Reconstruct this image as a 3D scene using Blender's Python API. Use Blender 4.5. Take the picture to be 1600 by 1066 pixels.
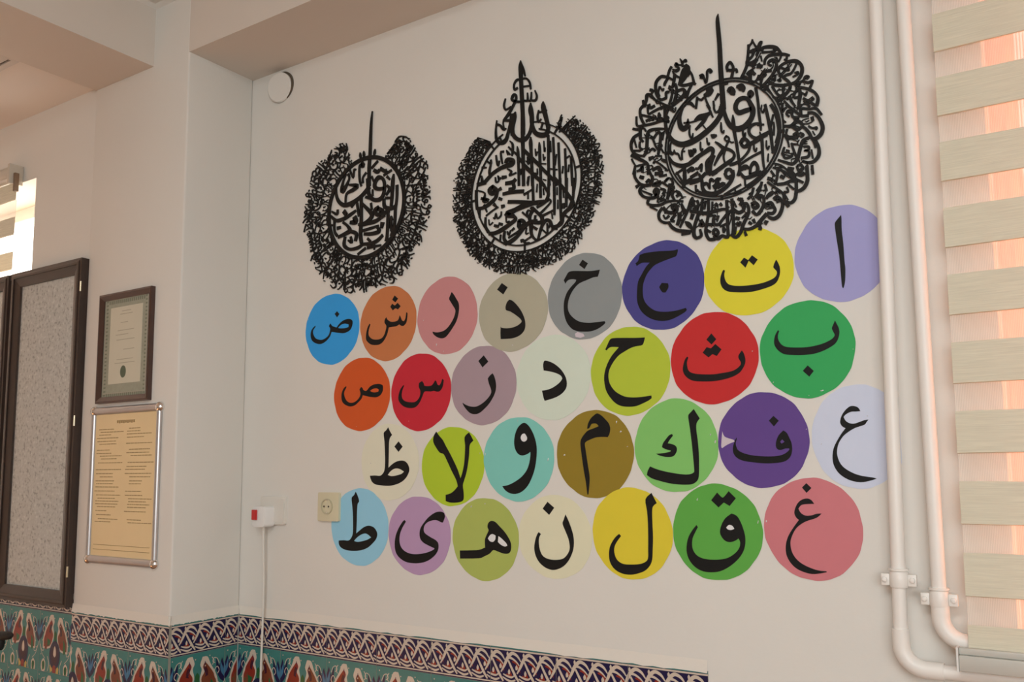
import bpy, bmesh, math, random
from mathutils import Vector, Matrix
from mathutils.geometry import tessellate_polygon

for _o in list(bpy.data.objects):
    bpy.data.objects.remove(_o)
SC = bpy.context.scene
COL = SC.collection

# ------------------------------------------------------------------ camera
cam_d = bpy.data.cameras.new('camera')
cam = bpy.data.objects.new('camera', cam_d)
COL.objects.link(cam)
YAW, PITCH, ROLL, FPX, PX, PY = -0.57093272, 0.1041928, -0.00774912, 1355.8, 827.8, 592.6
_fw = Vector((math.sin(YAW)*math.cos(PITCH), math.cos(YAW)*math.cos(PITCH), math.sin(PITCH)))
_rt = Vector((math.cos(YAW), -math.sin(YAW), 0))
_up = _rt.cross(_fw)
_r2 = _rt*math.cos(ROLL) + _up*math.sin(ROLL)
_u2 = -_rt*math.sin(ROLL) + _up*math.cos(ROLL)
cam.matrix_world = Matrix.Translation((0, -1.9, 1.5)) @ Matrix((_r2, _u2, -_fw)).transposed().to_4x4()
cam_d.sensor_width = 36
cam_d.lens = FPX/1600*36
cam_d.shift_x = (800-PX)/1600
cam_d.shift_y = (PY-533)/1600
cam_d.clip_start = 0.02
SC.camera = cam

# ------------------------------------------------------------------ world (bright hazy day outside the windows)
wd = bpy.data.worlds.new('world')
SC.world = wd
wd.use_nodes = True
_bg = wd.node_tree.nodes['Background']
_bg.inputs[0].default_value = (1.0, 0.93, 0.86, 1)
_bg.inputs[1].default_value = 3.6

# ------------------------------------------------------------------ added fill lights and the sun
def area(name, loc, target, size, sy, power, color):
    l = bpy.data.lights.new(name, 'AREA')
    l.shape = 'RECTANGLE'; l.size = size; l.size_y = sy
    l.energy = power; l.color = color
    o = bpy.data.objects.new(name, l)
    COL.objects.link(o)
    o.location = loc
    o.rotation_euler = (Vector(target)-Vector(loc)).to_track_quat('-Z', 'Y').to_euler()
    return o
area('unseen_fill_back_right', (1.5, -4.3, 1.9), (-1.0, 0, 1.6), 2.8, 1.5, 74, (0.93, 1.0, 1.02))  # added unseen fill from the right rear; the back wall has no windows
area('unseen_fill_top', (-0.2, -2.7, 3.0), (-0.3, -2.3, 0), 1.6, 0.8, 38, (0.93, 1.0, 1.02))  # added unseen fill below the ceiling, no lamp fitting there
_s = bpy.data.lights.new('sun', 'SUN'); _s.energy = 38; _s.angle = math.radians(1.5); _s.color = (1.0, 0.75, 0.47)
_so = bpy.data.objects.new('sun', _s); COL.objects.link(_so)
_so.rotation_euler = Vector((0.25, -1.0, -0.85)).to_track_quat('-Z', 'Y').to_euler()

SC.view_settings.view_transform = 'Standard'
SC.view_settings.look = 'None'
SC.view_settings.gamma = 1
SC.view_settings.use_curve_mapping = False
SC.view_settings.exposure = 0.0
SC.cycles.use_denoising = True
SC.cycles.max_bounces = 8
SC.cycles.diffuse_bounces = 4
SC.cycles.transparent_max_bounces = 16
SC.cycles.sample_clamp_indirect = 6

# ------------------------------------------------------------------ materials
def lin(c):
    return tuple((x/255/12.92 if x/255 <= .04045 else ((x/255+.055)/1.055)**2.4) for x in c)
MC = {}
def mat(name, col, rough=0.6, metal=0.0, coat=0.0, bump=0.0, bscale=40.0, var=0.0, vscale=6.0, spec=0.5, coatr=0.15):
    if name in MC: return MC[name]
    m = bpy.data.materials.new(name); m.use_nodes = True
    nt = m.node_tree; N = nt.nodes; L = nt.links
    b = N['Principled BSDF']
    c = tuple(col) + (1,)
    b.inputs['Base Color'].default_value = c
    b.inputs['Roughness'].default_value = rough
    b.inputs['Metallic'].default_value = metal
    b.inputs['Specular IOR Level'].default_value = spec
    b.inputs['Coat Weight'].default_value = coat
    b.inputs['Coat Roughness'].default_value = coatr
    tc = N.new('ShaderNodeTexCoord')
    if var:
        n = N.new('ShaderNodeTexNoise'); n.inputs['Scale'].default_value = vscale; n.inputs['Detail'].default_value = 4
        L.new(tc.outputs['Object'], n.inputs['Vector'])
        r = N.new('ShaderNodeMix'); r.data_type = 'RGBA'
        r.inputs[6].default_value = tuple(x*(1-var) for x in col) + (1,)
        r.inputs[7].default_value = tuple(min(1, x*(1+var)) for x in col) + (1,)
        L.new(n.outputs['Fac'], r.inputs[0]); L.new(r.outputs[2], b.inputs['Base Color'])
    if bump:
        n = N.new('ShaderNodeTexNoise'); n.inputs['Scale'].default_value = bscale; n.inputs['Detail'].default_value = 3
        L.new(tc.outputs['Object'], n.inputs['Vector'])
        bp = N.new('ShaderNodeBump'); bp.inputs['Strength'].default_value = bump; bp.inputs['Distance'].default_value = 0.002
        L.new(n.outputs['Fac'], bp.inputs['Height']); L.new(bp.outputs[0], b.inputs['Normal'])
        if coat: L.new(bp.outputs[0], b.inputs['Coat Normal'])
    MC[name] = m
    return m

WALL = mat('cream wall paint', (0.735, 0.71, 0.66), 0.75, bump=0.12, bscale=90, var=0.018, vscale=5)
CEIL = mat('white ceiling paint', (0.72, 0.685, 0.63), 0.8, bump=0.1, bscale=60)
FLOOR = mat('rust red carpet', (0.36, 0.20, 0.12), 0.95, bump=0.5, bscale=300, var=0.1)
BLACK = mat('black letter film', (0.010, 0.010, 0.010), 0.5, spec=0.2)
METALB = mat('black coated steel', (0.010, 0.009, 0.008), 0.5, spec=0.25)
WOOD = mat('dark brown wood', (0.040, 0.024, 0.018), 0.4, var=0.25, vscale=14, coat=0.2)
WOODR = mat('reddish dark wood', (0.060, 0.026, 0.018), 0.35, var=0.2, vscale=18, coat=0.3)
ALU = mat('brushed aluminium', (0.52, 0.50, 0.50), 0.32, metal=0.75)
CHROME = mat('polished chrome', (0.8, 0.8, 0.8), 0.1, metal=1.0)
GOLDISH = mat('pale brass', (0.75, 0.68, 0.5), 0.2, metal=1.0)
PIPE = mat('white gloss pipe paint', (0.84, 0.80, 0.75), 0.38, bump=0.1, bscale=30)
PLAST = mat('white plastic', (0.72, 0.69, 0.63), 0.35)
CREAMP = mat('aged cream plastic', (0.66, 0.61, 0.43), 0.35)
DARKP = mat('dark plastic', (0.02, 0.02, 0.02), 0.5)
REDP = mat('red plastic', (0.55, 0.02, 0.02), 0.3)
GROUT = mat('pale grout', (0.60, 0.56, 0.48), 0.8, bump=0.4, bscale=80)

# ------------------------------------------------------------------ mesh helpers
class MB:
    def __init__(s): s.v = []; s.f = []; s.m = []
    def add(s, vs, fs, mi=0):
        o = len(s.v); s.v += [tuple(q) for q in vs]
        for f in fs: s.f.append(tuple(i+o for i in f)); s.m.append(mi)
    def box(s, x0, x1, y0, y1, z0, z1, mi=0):
        s.add([(x0,y0,z0),(x1,y0,z0),(x1,y1,z0),(x0,y1,z0),(x0,y0,z1),(x1,y0,z1),(x1,y1,z1),(x0,y1,z1)],
              [(0,3,2,1),(4,5,6,7),(0,1,5,4),(1,2,6,5),(2,3,7,6),(3,0,4,7)], mi)
    def build(s, name, mats, parent=None, smooth=False, bevel=0, seg=2):
        me = bpy.data.meshes.new(name)
        me.from_pydata(s.v, [], s.f)
        if not isinstance(mats, (list, tuple)): mats = [mats]
        for m in mats: me.materials.append(m)
        me.polygons.foreach_set('material_index', s.m)
        if bevel:
            bm = bmesh.new(); bm.from_mesh(me)
            bmesh.ops.remove_doubles(bm, verts=bm.verts, dist=1e-6)
            ed = [e for e in bm.edges if len(e.link_faces) == 2 and e.calc_face_angle(0) > 0.6]
            bmesh.ops.bevel(bm, geom=ed, offset=bevel, segments=seg, profile=0.5, affect='EDGES', clamp_overlap=True)
            bm.to_mesh(me); bm.free()
        me.update()
        if smooth:
            me.polygons.foreach_set('use_smooth', [True]*len(me.polygons))
            try: me.set_sharp_from_angle(angle=math.radians(40))
            except Exception: pass
        o = bpy.data.objects.new(name, me)
        COL.objects.link(o)
        if parent: o.parent = parent
        return o

def tag(o, label=None, cat=None, group=None, kind=None):
    if label: o['label'] = label
    if cat: o['category'] = cat
    if group: o['group'] = group
    if kind: o['kind'] = kind
    return o
def thing(name, label, cat, loc=(0,0,0), group=None):
    o = bpy.data.objects.new(name, None); COL.objects.link(o)
    o.location = loc; o.empty_display_size = 0.05
    return tag(o, label, cat, group)
def boxo(name, d, m, parent=None, bevel=0, smooth=False):
    b = MB(); b.box(*d); return b.build(name, m, parent, bevel=bevel, smooth=smooth)
def struct(name, bld, m, **k):
    return tag(bld.build(name, m, **k), kind='structure')

def catmull(pts, n=4, closed=False, sharp=None):
    out = []; N = len(pts)
    rng = range(N if closed else N-1)
    for i in rng:
        p1 = pts[i]; p2 = pts[(i+1) % N]
        p0 = pts[(i-1) % N] if (closed or i > 0) else p1
        p3 = pts[(i+2) % N] if (closed or i < N-2) else p2
        if sharp:
            if sharp[i]: p0 = p1
            if sharp[(i+1) % N]: p3 = p2
        for k in range(n):
            t = k/n; t2 = t*t; t3 = t2*t
            out.append(tuple(0.5*((2*b)+(c-a)*t+(2*a-5*b+4*c-d)*t2+(3*b-a-3*c+d)*t3) for a,b,c,d in zip(p0,p1,p2,p3)))
    if not closed: out.append(tuple(pts[-1]))
    return out

def smooth_ring(r, n=3):
    N = len(r)
    if N <= 4: return r
    sh = []
    for i in range(N):
        a = Vector(r[i-1]); b = Vector(r[i]); c = Vector(r[(i+1) % N])
        try: sh.append((b-a).angle(c-b) > math.radians(58))
        except ValueError: sh.append(True)
    return catmull(r, n, True, sh)

def plate(mb, rings, y0, y1, mi=0, mj=None):
    """flat shape in the X-Z plane with holes: front face at y1 (towards the room), sides back to y0"""
    polys = [[Vector((x, z, 0)) for x, z in r] for r in rings]
    tri = tessellate_polygon(polys)
    flat = [p for r in rings for p in r]
    vs = [(x, y1, z) for x, z in flat]
    fs = []
    for a, b, c in tri:
        ax, az = flat[a]; bx, bz = flat[b]; cx, cz = flat[c]
        ar = (bx-ax)*(cz-az)-(cx-ax)*(bz-az)
        if abs(ar) < 1e-14: continue
        fs.append((a, b, c) if ar > 0 else (a, c, b))
    mb.add(vs, fs, mi)
    o = 0
    for r in rings:
        n = len(r)
        area2 = sum(r[i][0]*r[(i+1) % n][1]-r[(i+1) % n][0]*r[i][1] for i in range(n))
        outer = (o == 0)
        ccw = area2 > 0
        vs = [(x, y1, z) for x, z in r]+[(x, y0, z) for x, z in r]
        fs = []
        for i in range(n):
            j = (i+1) % n
            q = (i, i+n, j+n, j)
            if ccw != outer: q = q[::-1]
            fs.append(q)
        mb.add(vs, fs, mi if mj is None else mj)
        o += 1

def ribbon(mb, pts, y0, y1, sub=4, mi=0):
    """calligraphic stroke: points (x, z, width)"""
    P = catmull(pts, sub) if len(pts) > 2 else [tuple(p) for p in pts]
    n = len(P); Lf = []; Rt = []
    for i, p in enumerate(P):
        a = P[max(i-1, 0)]; b = P[min(i+1, n-1)]
        dx, dz = b[0]-a[0], b[1]-a[1]; l = math.hypot(dx, dz) or 1e-9
        nx, nz = -dz/l, dx/l; w = max(p[2], 2e-4)/2
        ex = ez = 0
        if i == 0: ex, ez = -dx/l*w*0.5, -dz/l*w*0.5
        if i == n-1: ex, ez = dx/l*w*0.5, dz/l*w*0.5
        Lf.append((p[0]+nx*w+ex, p[1]+nz*w+ez)); Rt.append((p[0]-nx*w+ex, p[1]-nz*w+ez))
    vs = [(x, y1, z) for x, z in Lf]+[(x, y1, z) for x, z in Rt]+[(x, y0, z) for x, z in Lf]+[(x, y0, z) for x, z in Rt]
    fs = []
    for i in range(n-1):
        fs.append((i, n+i, n+i+1, i+1))
        fs.append((i, i+1, 2*n+i+1, 2*n+i))
        fs.append((n+i, 3*n+i, 3*n+i+1, n+i+1))
    fs.append((0, 2*n, 3*n, n)); fs.append((n-1, 2*n-1, 4*n-1, 3*n-1))
    mb.add(vs, fs, mi)

def tube(mb, path, r, seg=20, mi=0, caps=True):
    """round tube along 3d points, r = radius or list of radii"""
    P = [Vector(p) for p in path]; n = len(P)
    rs = r if isinstance(r, (list, tuple)) else [r]*n
    t0 = (P[1]-P[0]).normalized()
    ref = Vector((0, 1, 0)) if abs(t0.y) < 0.9 else Vector((1, 0, 0))
    vs = []
    for i in range(n):
        t = (P[min(i+1, n-1)]-P[max(i-1, 0)]).normalized()
        u = (ref-t*ref.dot(t)).normalized(); ref = u
        w = t.cross(u)
        for k in range(seg):
            a = 2*math.pi*k/seg
            vs.append(P[i]+(u*math.cos(a)+w*math.sin(a))*rs[i])
    fs = []
    for i in range(n-1):
        for k in range(seg):
            j = (k+1) % seg
            fs.append((i*seg+k, i*seg+j, (i+1)*seg+j, (i+1)*seg+k))
    if caps:
        fs.append(tuple(range(seg))[::-1]); fs.append(tuple((n-1)*seg+k for k in range(seg)))
    mb.add(vs, fs, mi)

# ================================================================== structure
XC0, XC1, YC = -2.862, -2.343, -0.253     # column: left and right edge, front plane
ZS, ZC = 2.84, 3.05                        # underside of beams, ceiling
XR, XL, YB = 3.0, -5.4, -5.0
# main wall with the window opening
WX0, WX1, WZ0, WZ1 = -0.134, 1.75, 1.0, 2.62
b = MB()
b.box(XC1-0.05, WX0, 0, 0.25, 0, ZC+.2)
b.box(WX1, XR, 0, 0.25, 0, ZC+.2)
b.box(WX0, WX1, 0, 0.25, 0, WZ0)
b.box(WX0, WX1, 0, 0.25, WZ1, ZC+.2)
struct('wall_main', b, WALL)
b = MB(); b.box(XC0, XC1, YC, 0.0, 0, ZC+.2)
struct('wall_column', b, WALL, bevel=0.006, seg=3, smooth=True)
LX0, LX1, LZ0, LZ1 = -5.3, -3.245, 1.15, 2.6
YL = -0.247
b = MB()
b.box(LX1, XC0+.02, YL, 0.0, 0, ZC+.2)
b.box(XL, LX0, YL, 0.0, 0, ZC+.2)
b.box(LX0, LX1, YL, 0.0, 0, LZ0)
b.box(LX0, LX1, YL, 0.0, LZ1, ZC+.2)
struct('wall_left', b, WALL)
b = MB(); b.box(XL-.2, XL, YB, 0, 0, ZC+.2); struct('wall_far_left', b, WALL)
b = MB(); b.box(XR, XR+.2, YB, 0.25, 0, ZC+.2); struct('wall_right', b, WALL)
b = MB(); b.box(XL-.2, XR+.2, YB-.2, YB, 0, ZC+.2); struct('wall_back', b, WALL)
b = MB(); b.box(XL-.2, XR+.2, YB-.2, 0.25, -.1, 0); struct('floor', b, FLOOR)
b = MB(); b.box(-2.53, XR+.2, YB-.2, 0.25, ZC, ZC+.15); struct('ceiling', b, CEIL)
b = MB(); b.box(XL-.2, XC0, YB-.2, 0, ZS+.012, ZC+.15); struct('ceiling_left', b, mat('lit-tone ceiling', (.82, .76, .70), .8))  # paler than the beams: the difference in light is put into the colour
b = MB(); b.box(XC0, -2.53, YB, YC+.001, ZS, ZC+.1); struct('trim_1', b, mat('shade-tone beam', (0.68, 0.62, 0.555), .78, bump=.1))      # beam towards the room; shade is put into its darker colour
b = MB(); b.box(XC1-.001, XR, YC, 0.001, ZS, ZC+.1); struct('trim_2', b, mat('shade-tone beam', (0.68, 0.62, 0.555), .78, bump=.1))      # beam above the main wall, in the same shade-darkened colour
# small plaster cove where the beams meet the ceiling
b = MB()
b.add([(-2.53,YB,ZC-.012),(-2.518,YB,ZC),(-2.53,YC,ZC-.012),(-2.518,YC-.012,ZC),(XR,YC,ZC-.012),(XR,YC-.012,ZC)],
      [(0,2,3,1),(2,4,5,3)])
struct('trim_3', b, CEIL)
# thin plaster lip over the tiled dado
def lip(name, x0, x1, y, z, along='x'):
    random.seed(int(abs(x0)*1000)+7)
    b = MB(); n = 60; top = []; bot = []
    for i in range(n+1):
        t = i/n
        top.append((x0+(x1-x0)*t, z+.022+.001*random.random()))
        bot.append((x0+(x1-x0)*t, z-.0035-.004*random.random()*(1 if random.random() < .5 else .3)))
    vs = [(x, -.0034, q) for x, q in bot]+[(x, -.0002, q) for x, q in top]
    fs = [(i, i+1, n+2+i, n+1+i) for i in range(n)]
    if along == 'y':
        vs = [(XC1+ -yy, xx, zz) for xx, yy, zz in vs]
    else:
        vs = [(xx, yy+y, zz) for xx, yy, zz in vs]
    b.add(vs, fs)
    return struct(name, b, mat('cream plaster lip', (0.76, 0.715, 0.645), .75, bump=.3, bscale=60))
lip('trim_4', XC1+.006, -0.752, 0, 1.049)
lip('trim_5', YC-.006, 0, 0, 1.050, 'y')
lip('trim_6', XC0, XC1+.006, YC, 1.050)

# ================================================================== windows
b = MB(); b.box(-1.6, 9, .6, 14, .25, .35)
struct('terrace_outside', b, mat('terracotta roof outside', (.42, .17, .12), .8, var=.2))
def thin_glass(name):
    m = bpy.data.materials.new(name); m.use_nodes = True
    n = m.node_tree; N = n.nodes; L = n.links
    for q in list(N): N.remove(q)
    o = N.new('ShaderNodeOutputMaterial'); t = N.new('ShaderNodeBsdfTransparent'); g = N.new('ShaderNodeBsdfGlossy')
    g.inputs['Roughness'].default_value = .04
    f = N.new('ShaderNodeLayerWeight'); f.inputs[0].default_value = .12; x = N.new('ShaderNodeMixShader')
    L.new(f.outputs['Fresnel'], x.inputs[0]); L.new(t.outputs[0], x.inputs[1]); L.new(g.outputs[0], x.inputs[2]); L.new(x.outputs[0], o.inputs[0])
    return m
GLASS = thin_glass('window glass')
FRAMEW = mat('white window frame', (0.75, 0.73, 0.70), 0.35)
def window(name, x0, x1, z0, z1, y, div):
    w = bpy.data.objects.new(name, None); COL.objects.link(w); w['kind'] = 'structure'
    b = MB(); t = .05
    b.box(x0, x0+t, y, y+.06, z0, z1); b.box(x1-t, x1, y, y+.06, z0, z1)
    b.box(x0+t, x1-t, y, y+.06, z0, z0+t); b.box(x0+t, x1-t, y, y+.06, z1-t, z1)
    xs = [x0+t+(x1-x0-2*t)*i/div for i in range(div+1)]
    for q in xs[1:-1]: b.box(q-.025, q+.025, y, y+.06, z0+t, z1-t)
    b.build('window_frame', FRAMEW, w, bevel=.004)
    for i in range(div):
        b = MB(); b.add([(xs[i]+.02, y+.03, z0+t-.01), (xs[i+1]-.02, y+.03, z0+t-.01), (xs[i+1]-.02, y+.03, z1-t+.01), (xs[i]+.02, y+.03, z1-t+.01)], [(0, 1, 2, 3)]); b.build('pane', GLASS, w)
    return w
window('window_1', WX0, WX1, WZ0, WZ1, 0.17, 2)
window('window_2', LX0, LX1, LZ0, LZ1, -0.07, 2)

def fabric(name, col, transp, transl, stripes=0, axis='X', amp=0.5, weave=0, tcol=None):
    m = bpy.data.materials.new(name); m.use_nodes = True
    nt = m.node_tree; N = nt.nodes; L = nt.links
    for n in list(N): N.remove(n)
    out = N.new('ShaderNodeOutputMaterial')
    df = N.new('ShaderNodeBsdfDiffuse'); tl = N.new('ShaderNodeBsdfTranslucent'); tp = N.new('ShaderNodeBsdfTransparent')
    df.inputs[0].default_value = tuple(col)+(1,); tl.inputs[0].default_value = tuple(tcol or col)+(1,)
    m1 = N.new('ShaderNodeMixShader'); m1.inputs[0].default_value = transl
    L.new(df.outputs[0], m1.inputs[1]); L.new(tl.outputs[0], m1.inputs[2])
    m2 = N.new('ShaderNodeMixShader'); m2.inputs[0].default_value = transp
    L.new(m1.outputs[0], m2.inputs[1]); L.new(tp.outputs[0], m2.inputs[2])
    L.new(m2.outputs[0], out.inputs[0])
    tc = N.new('ShaderNodeTexCoord')
    if stripes:
        w = N.new('ShaderNodeTexWave'); w.bands_direction = axis; w.inputs['Scale'].default_value = stripes
        w.inputs['Distortion'].default_value = 0.6; w.inputs['Detail'].default_value = 1; w.inputs['Detail Scale'].default_value = 2
        L.new(tc.outputs['Object'], w.inputs['Vector'])
        mr = N.new('ShaderNodeMapRange'); mr.inputs[3].default_value = transp*(1-amp); mr.inputs[4].default_value = min(1, transp*(1+amp))
        L.new(w.outputs['Fac'], mr.inputs[0]); L.new(mr.outputs[0], m2.inputs[0])
    if weave:
        w = N.new('ShaderNodeTexNoise'); w.inputs['Scale'].default_value = 1.0; w.inputs['Detail'].default_value = 3
        mp = N.new('ShaderNodeMapping'); mp.inputs['Scale'].default_value = (14, 1, weave)
        L.new(tc.outputs['Object'], mp.inputs[0]); L.new(mp.outputs[0], w.inputs['Vector'])
        mx = N.new('ShaderNodeMix'); mx.data_type = 'RGBA'
        mx.inputs[6].default_value = tuple(x*.78 for x in col)+(1,); mx.inputs[7].default_value = tuple(min(1, x*1.18) for x in col)+(1,)
        L.new(w.outputs['Fac'], mx.inputs[0]); L.new(mx.outputs[2], df.inputs[0])
        bp = N.new('ShaderNodeBump'); bp.inputs['Strength'].default_value = .5; bp.inputs['Distance'].default_value = .001
        L.new(w.outputs['Fac'], bp.inputs['Height']); L.new(bp.outputs[0], df.inputs['Normal'])
    return m
BAND = fabric('woven cream blind band', (0.68, 0.63, 0.50), 0.0, 0.04, weave=420)
SHEER = fabric('sheer blind voile', (0.94, 0.87, 0.78), 0.50, 0.16, stripes=110, amp=.14)
TULLE = fabric('peach net curtain', (0.85, 0.50, 0.38), 0.10, 0.20, stripes=55, amp=.9, tcol=(0.90, 0.56, 0.42))

def blind(root, x0, x1, y, zbot, zfirst, n, down=0.134, band=0.081):
    # zfirst: top of the highest visible opaque band; goes up beyond that
    ys = y+.006
    for i in range(n):
        zt = zfirst-i*down
        if zt-band < zbot: zb = zbot
        else: zb = zt-band
        bb = MB(); k = 26
        # woven band with a softly folded lower hem
        prof = [(zt, 0), (zt-.004, -.0016), (zb+.006, -.0020), (zb+.0012, -.0036), (zb, -.0006)]
        vs = []
        for q, (zz, dy) in enumerate(prof):
            for j in range(k+1):
                xx = x0+(x1-x0)*j/k
                vs.append((xx, y+dy+.0008*math.sin(j*1.7+i), zz))
        fs = [(q*(k+1)+j, (q+1)*(k+1)+j, (q+1)*(k+1)+j+1, q*(k+1)+j+1) for q in range(len(prof)-1) for j in range(k)]
        bb.add(vs, fs)
        bb.build('opaque_band', BAND, root, smooth=True)
        if zb > zbot+.001:
            zn = max(zt-down, zbot)
            s = MB(); s.add([(x0+.001, y+.001, zb), (x1, y+.001, zb), (x1, y+.001, zn), (x0+.001, y+.001, zn)], [(3, 2, 1, 0)])
            s.build('sheer_band', SHEER, root)

rb = thing('zebra_blind', 'cream zebra roller blind with alternating woven and sheer bands over the right window', 'blind', (0, 0, 0))
blind(rb, -0.2135, 1.95, -0.052, 1.160, 2.410+0.134*3, 13)
b = MB()
b.box(-0.230, 1.96, -0.072, -0.052, 1.121, 1.1500)
b.box(-0.230, 1.96, -0.066, -0.053, 1.1500, 1.163)
rl = b.build('bottom_rail', mat('grey satin aluminium', (0.60, 0.59, 0.54), 0.4, metal=.2), rb, bevel=.003, smooth=True)
b = MB(); b.box(-0.2335, -0.230, -0.073, -0.051, 1.120, 1.164); b.build('end_cap', FRAMEW, rl)
b = MB(); tube(b, [(-0.215, -.052, 2.80), (1.95, -.052, 2.80)], .030); b.build('roller_tube', PLAST, rb, smooth=True)

lb = thing('zebra_blind', 'sunlit zebra roller blind on the far left window, glowing between its bands', 'blind', (0, 0, 0))
blind(lb, -4.30, -3.352, -0.262, 2.245, 2.60, 3, 0.134, 0.070)
b = MB(); tube(b, [(-4.30, -.268, 2.622), (-3.352, -.268, 2.622)], .020); b.build('roller_tube', PLAST, lb, smooth=True)
b = MB(); b.box(-3.352, -3.338, -.300, -.248, 2.585, 2.66); tube(b, [(-3.43, -.272, 2.634), (-3.352, -.272, 2.634)], .026)
b.build('bracket', mat('beige blind bracket', (0.55, 0.50, 0.42), .4), lb, bevel=.002, smooth=True)
b = MB(); b.box(-3.336, -3.324, -.285, -.270, 2.555, 2.625); b.build('chain_guide', mat('brown bracket pin', (0.2, 0.13, 0.08), .4), lb)

# net curtain hanging inside the right window recess
b = MB(); nn = 240; vs = []
for j in range(nn+1):
    x = WX0+.0008+(WX1-WX0-.005)*j/nn
    yy = .075+.010*math.sin(j*.95)+.004*math.sin(j*2.3+1)
    vs += [(x, yy, WZ0+.02), (x, yy, WZ1-.02)]
b.add(vs, [(2*j, 2*j+2, 2*j+3, 2*j+1) for j in range(nn)])
tag(b.build('net_curtain', TULLE, smooth=True), 'peach pleated net curtain behind the right blind, inside the window recess', 'curtain')

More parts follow.
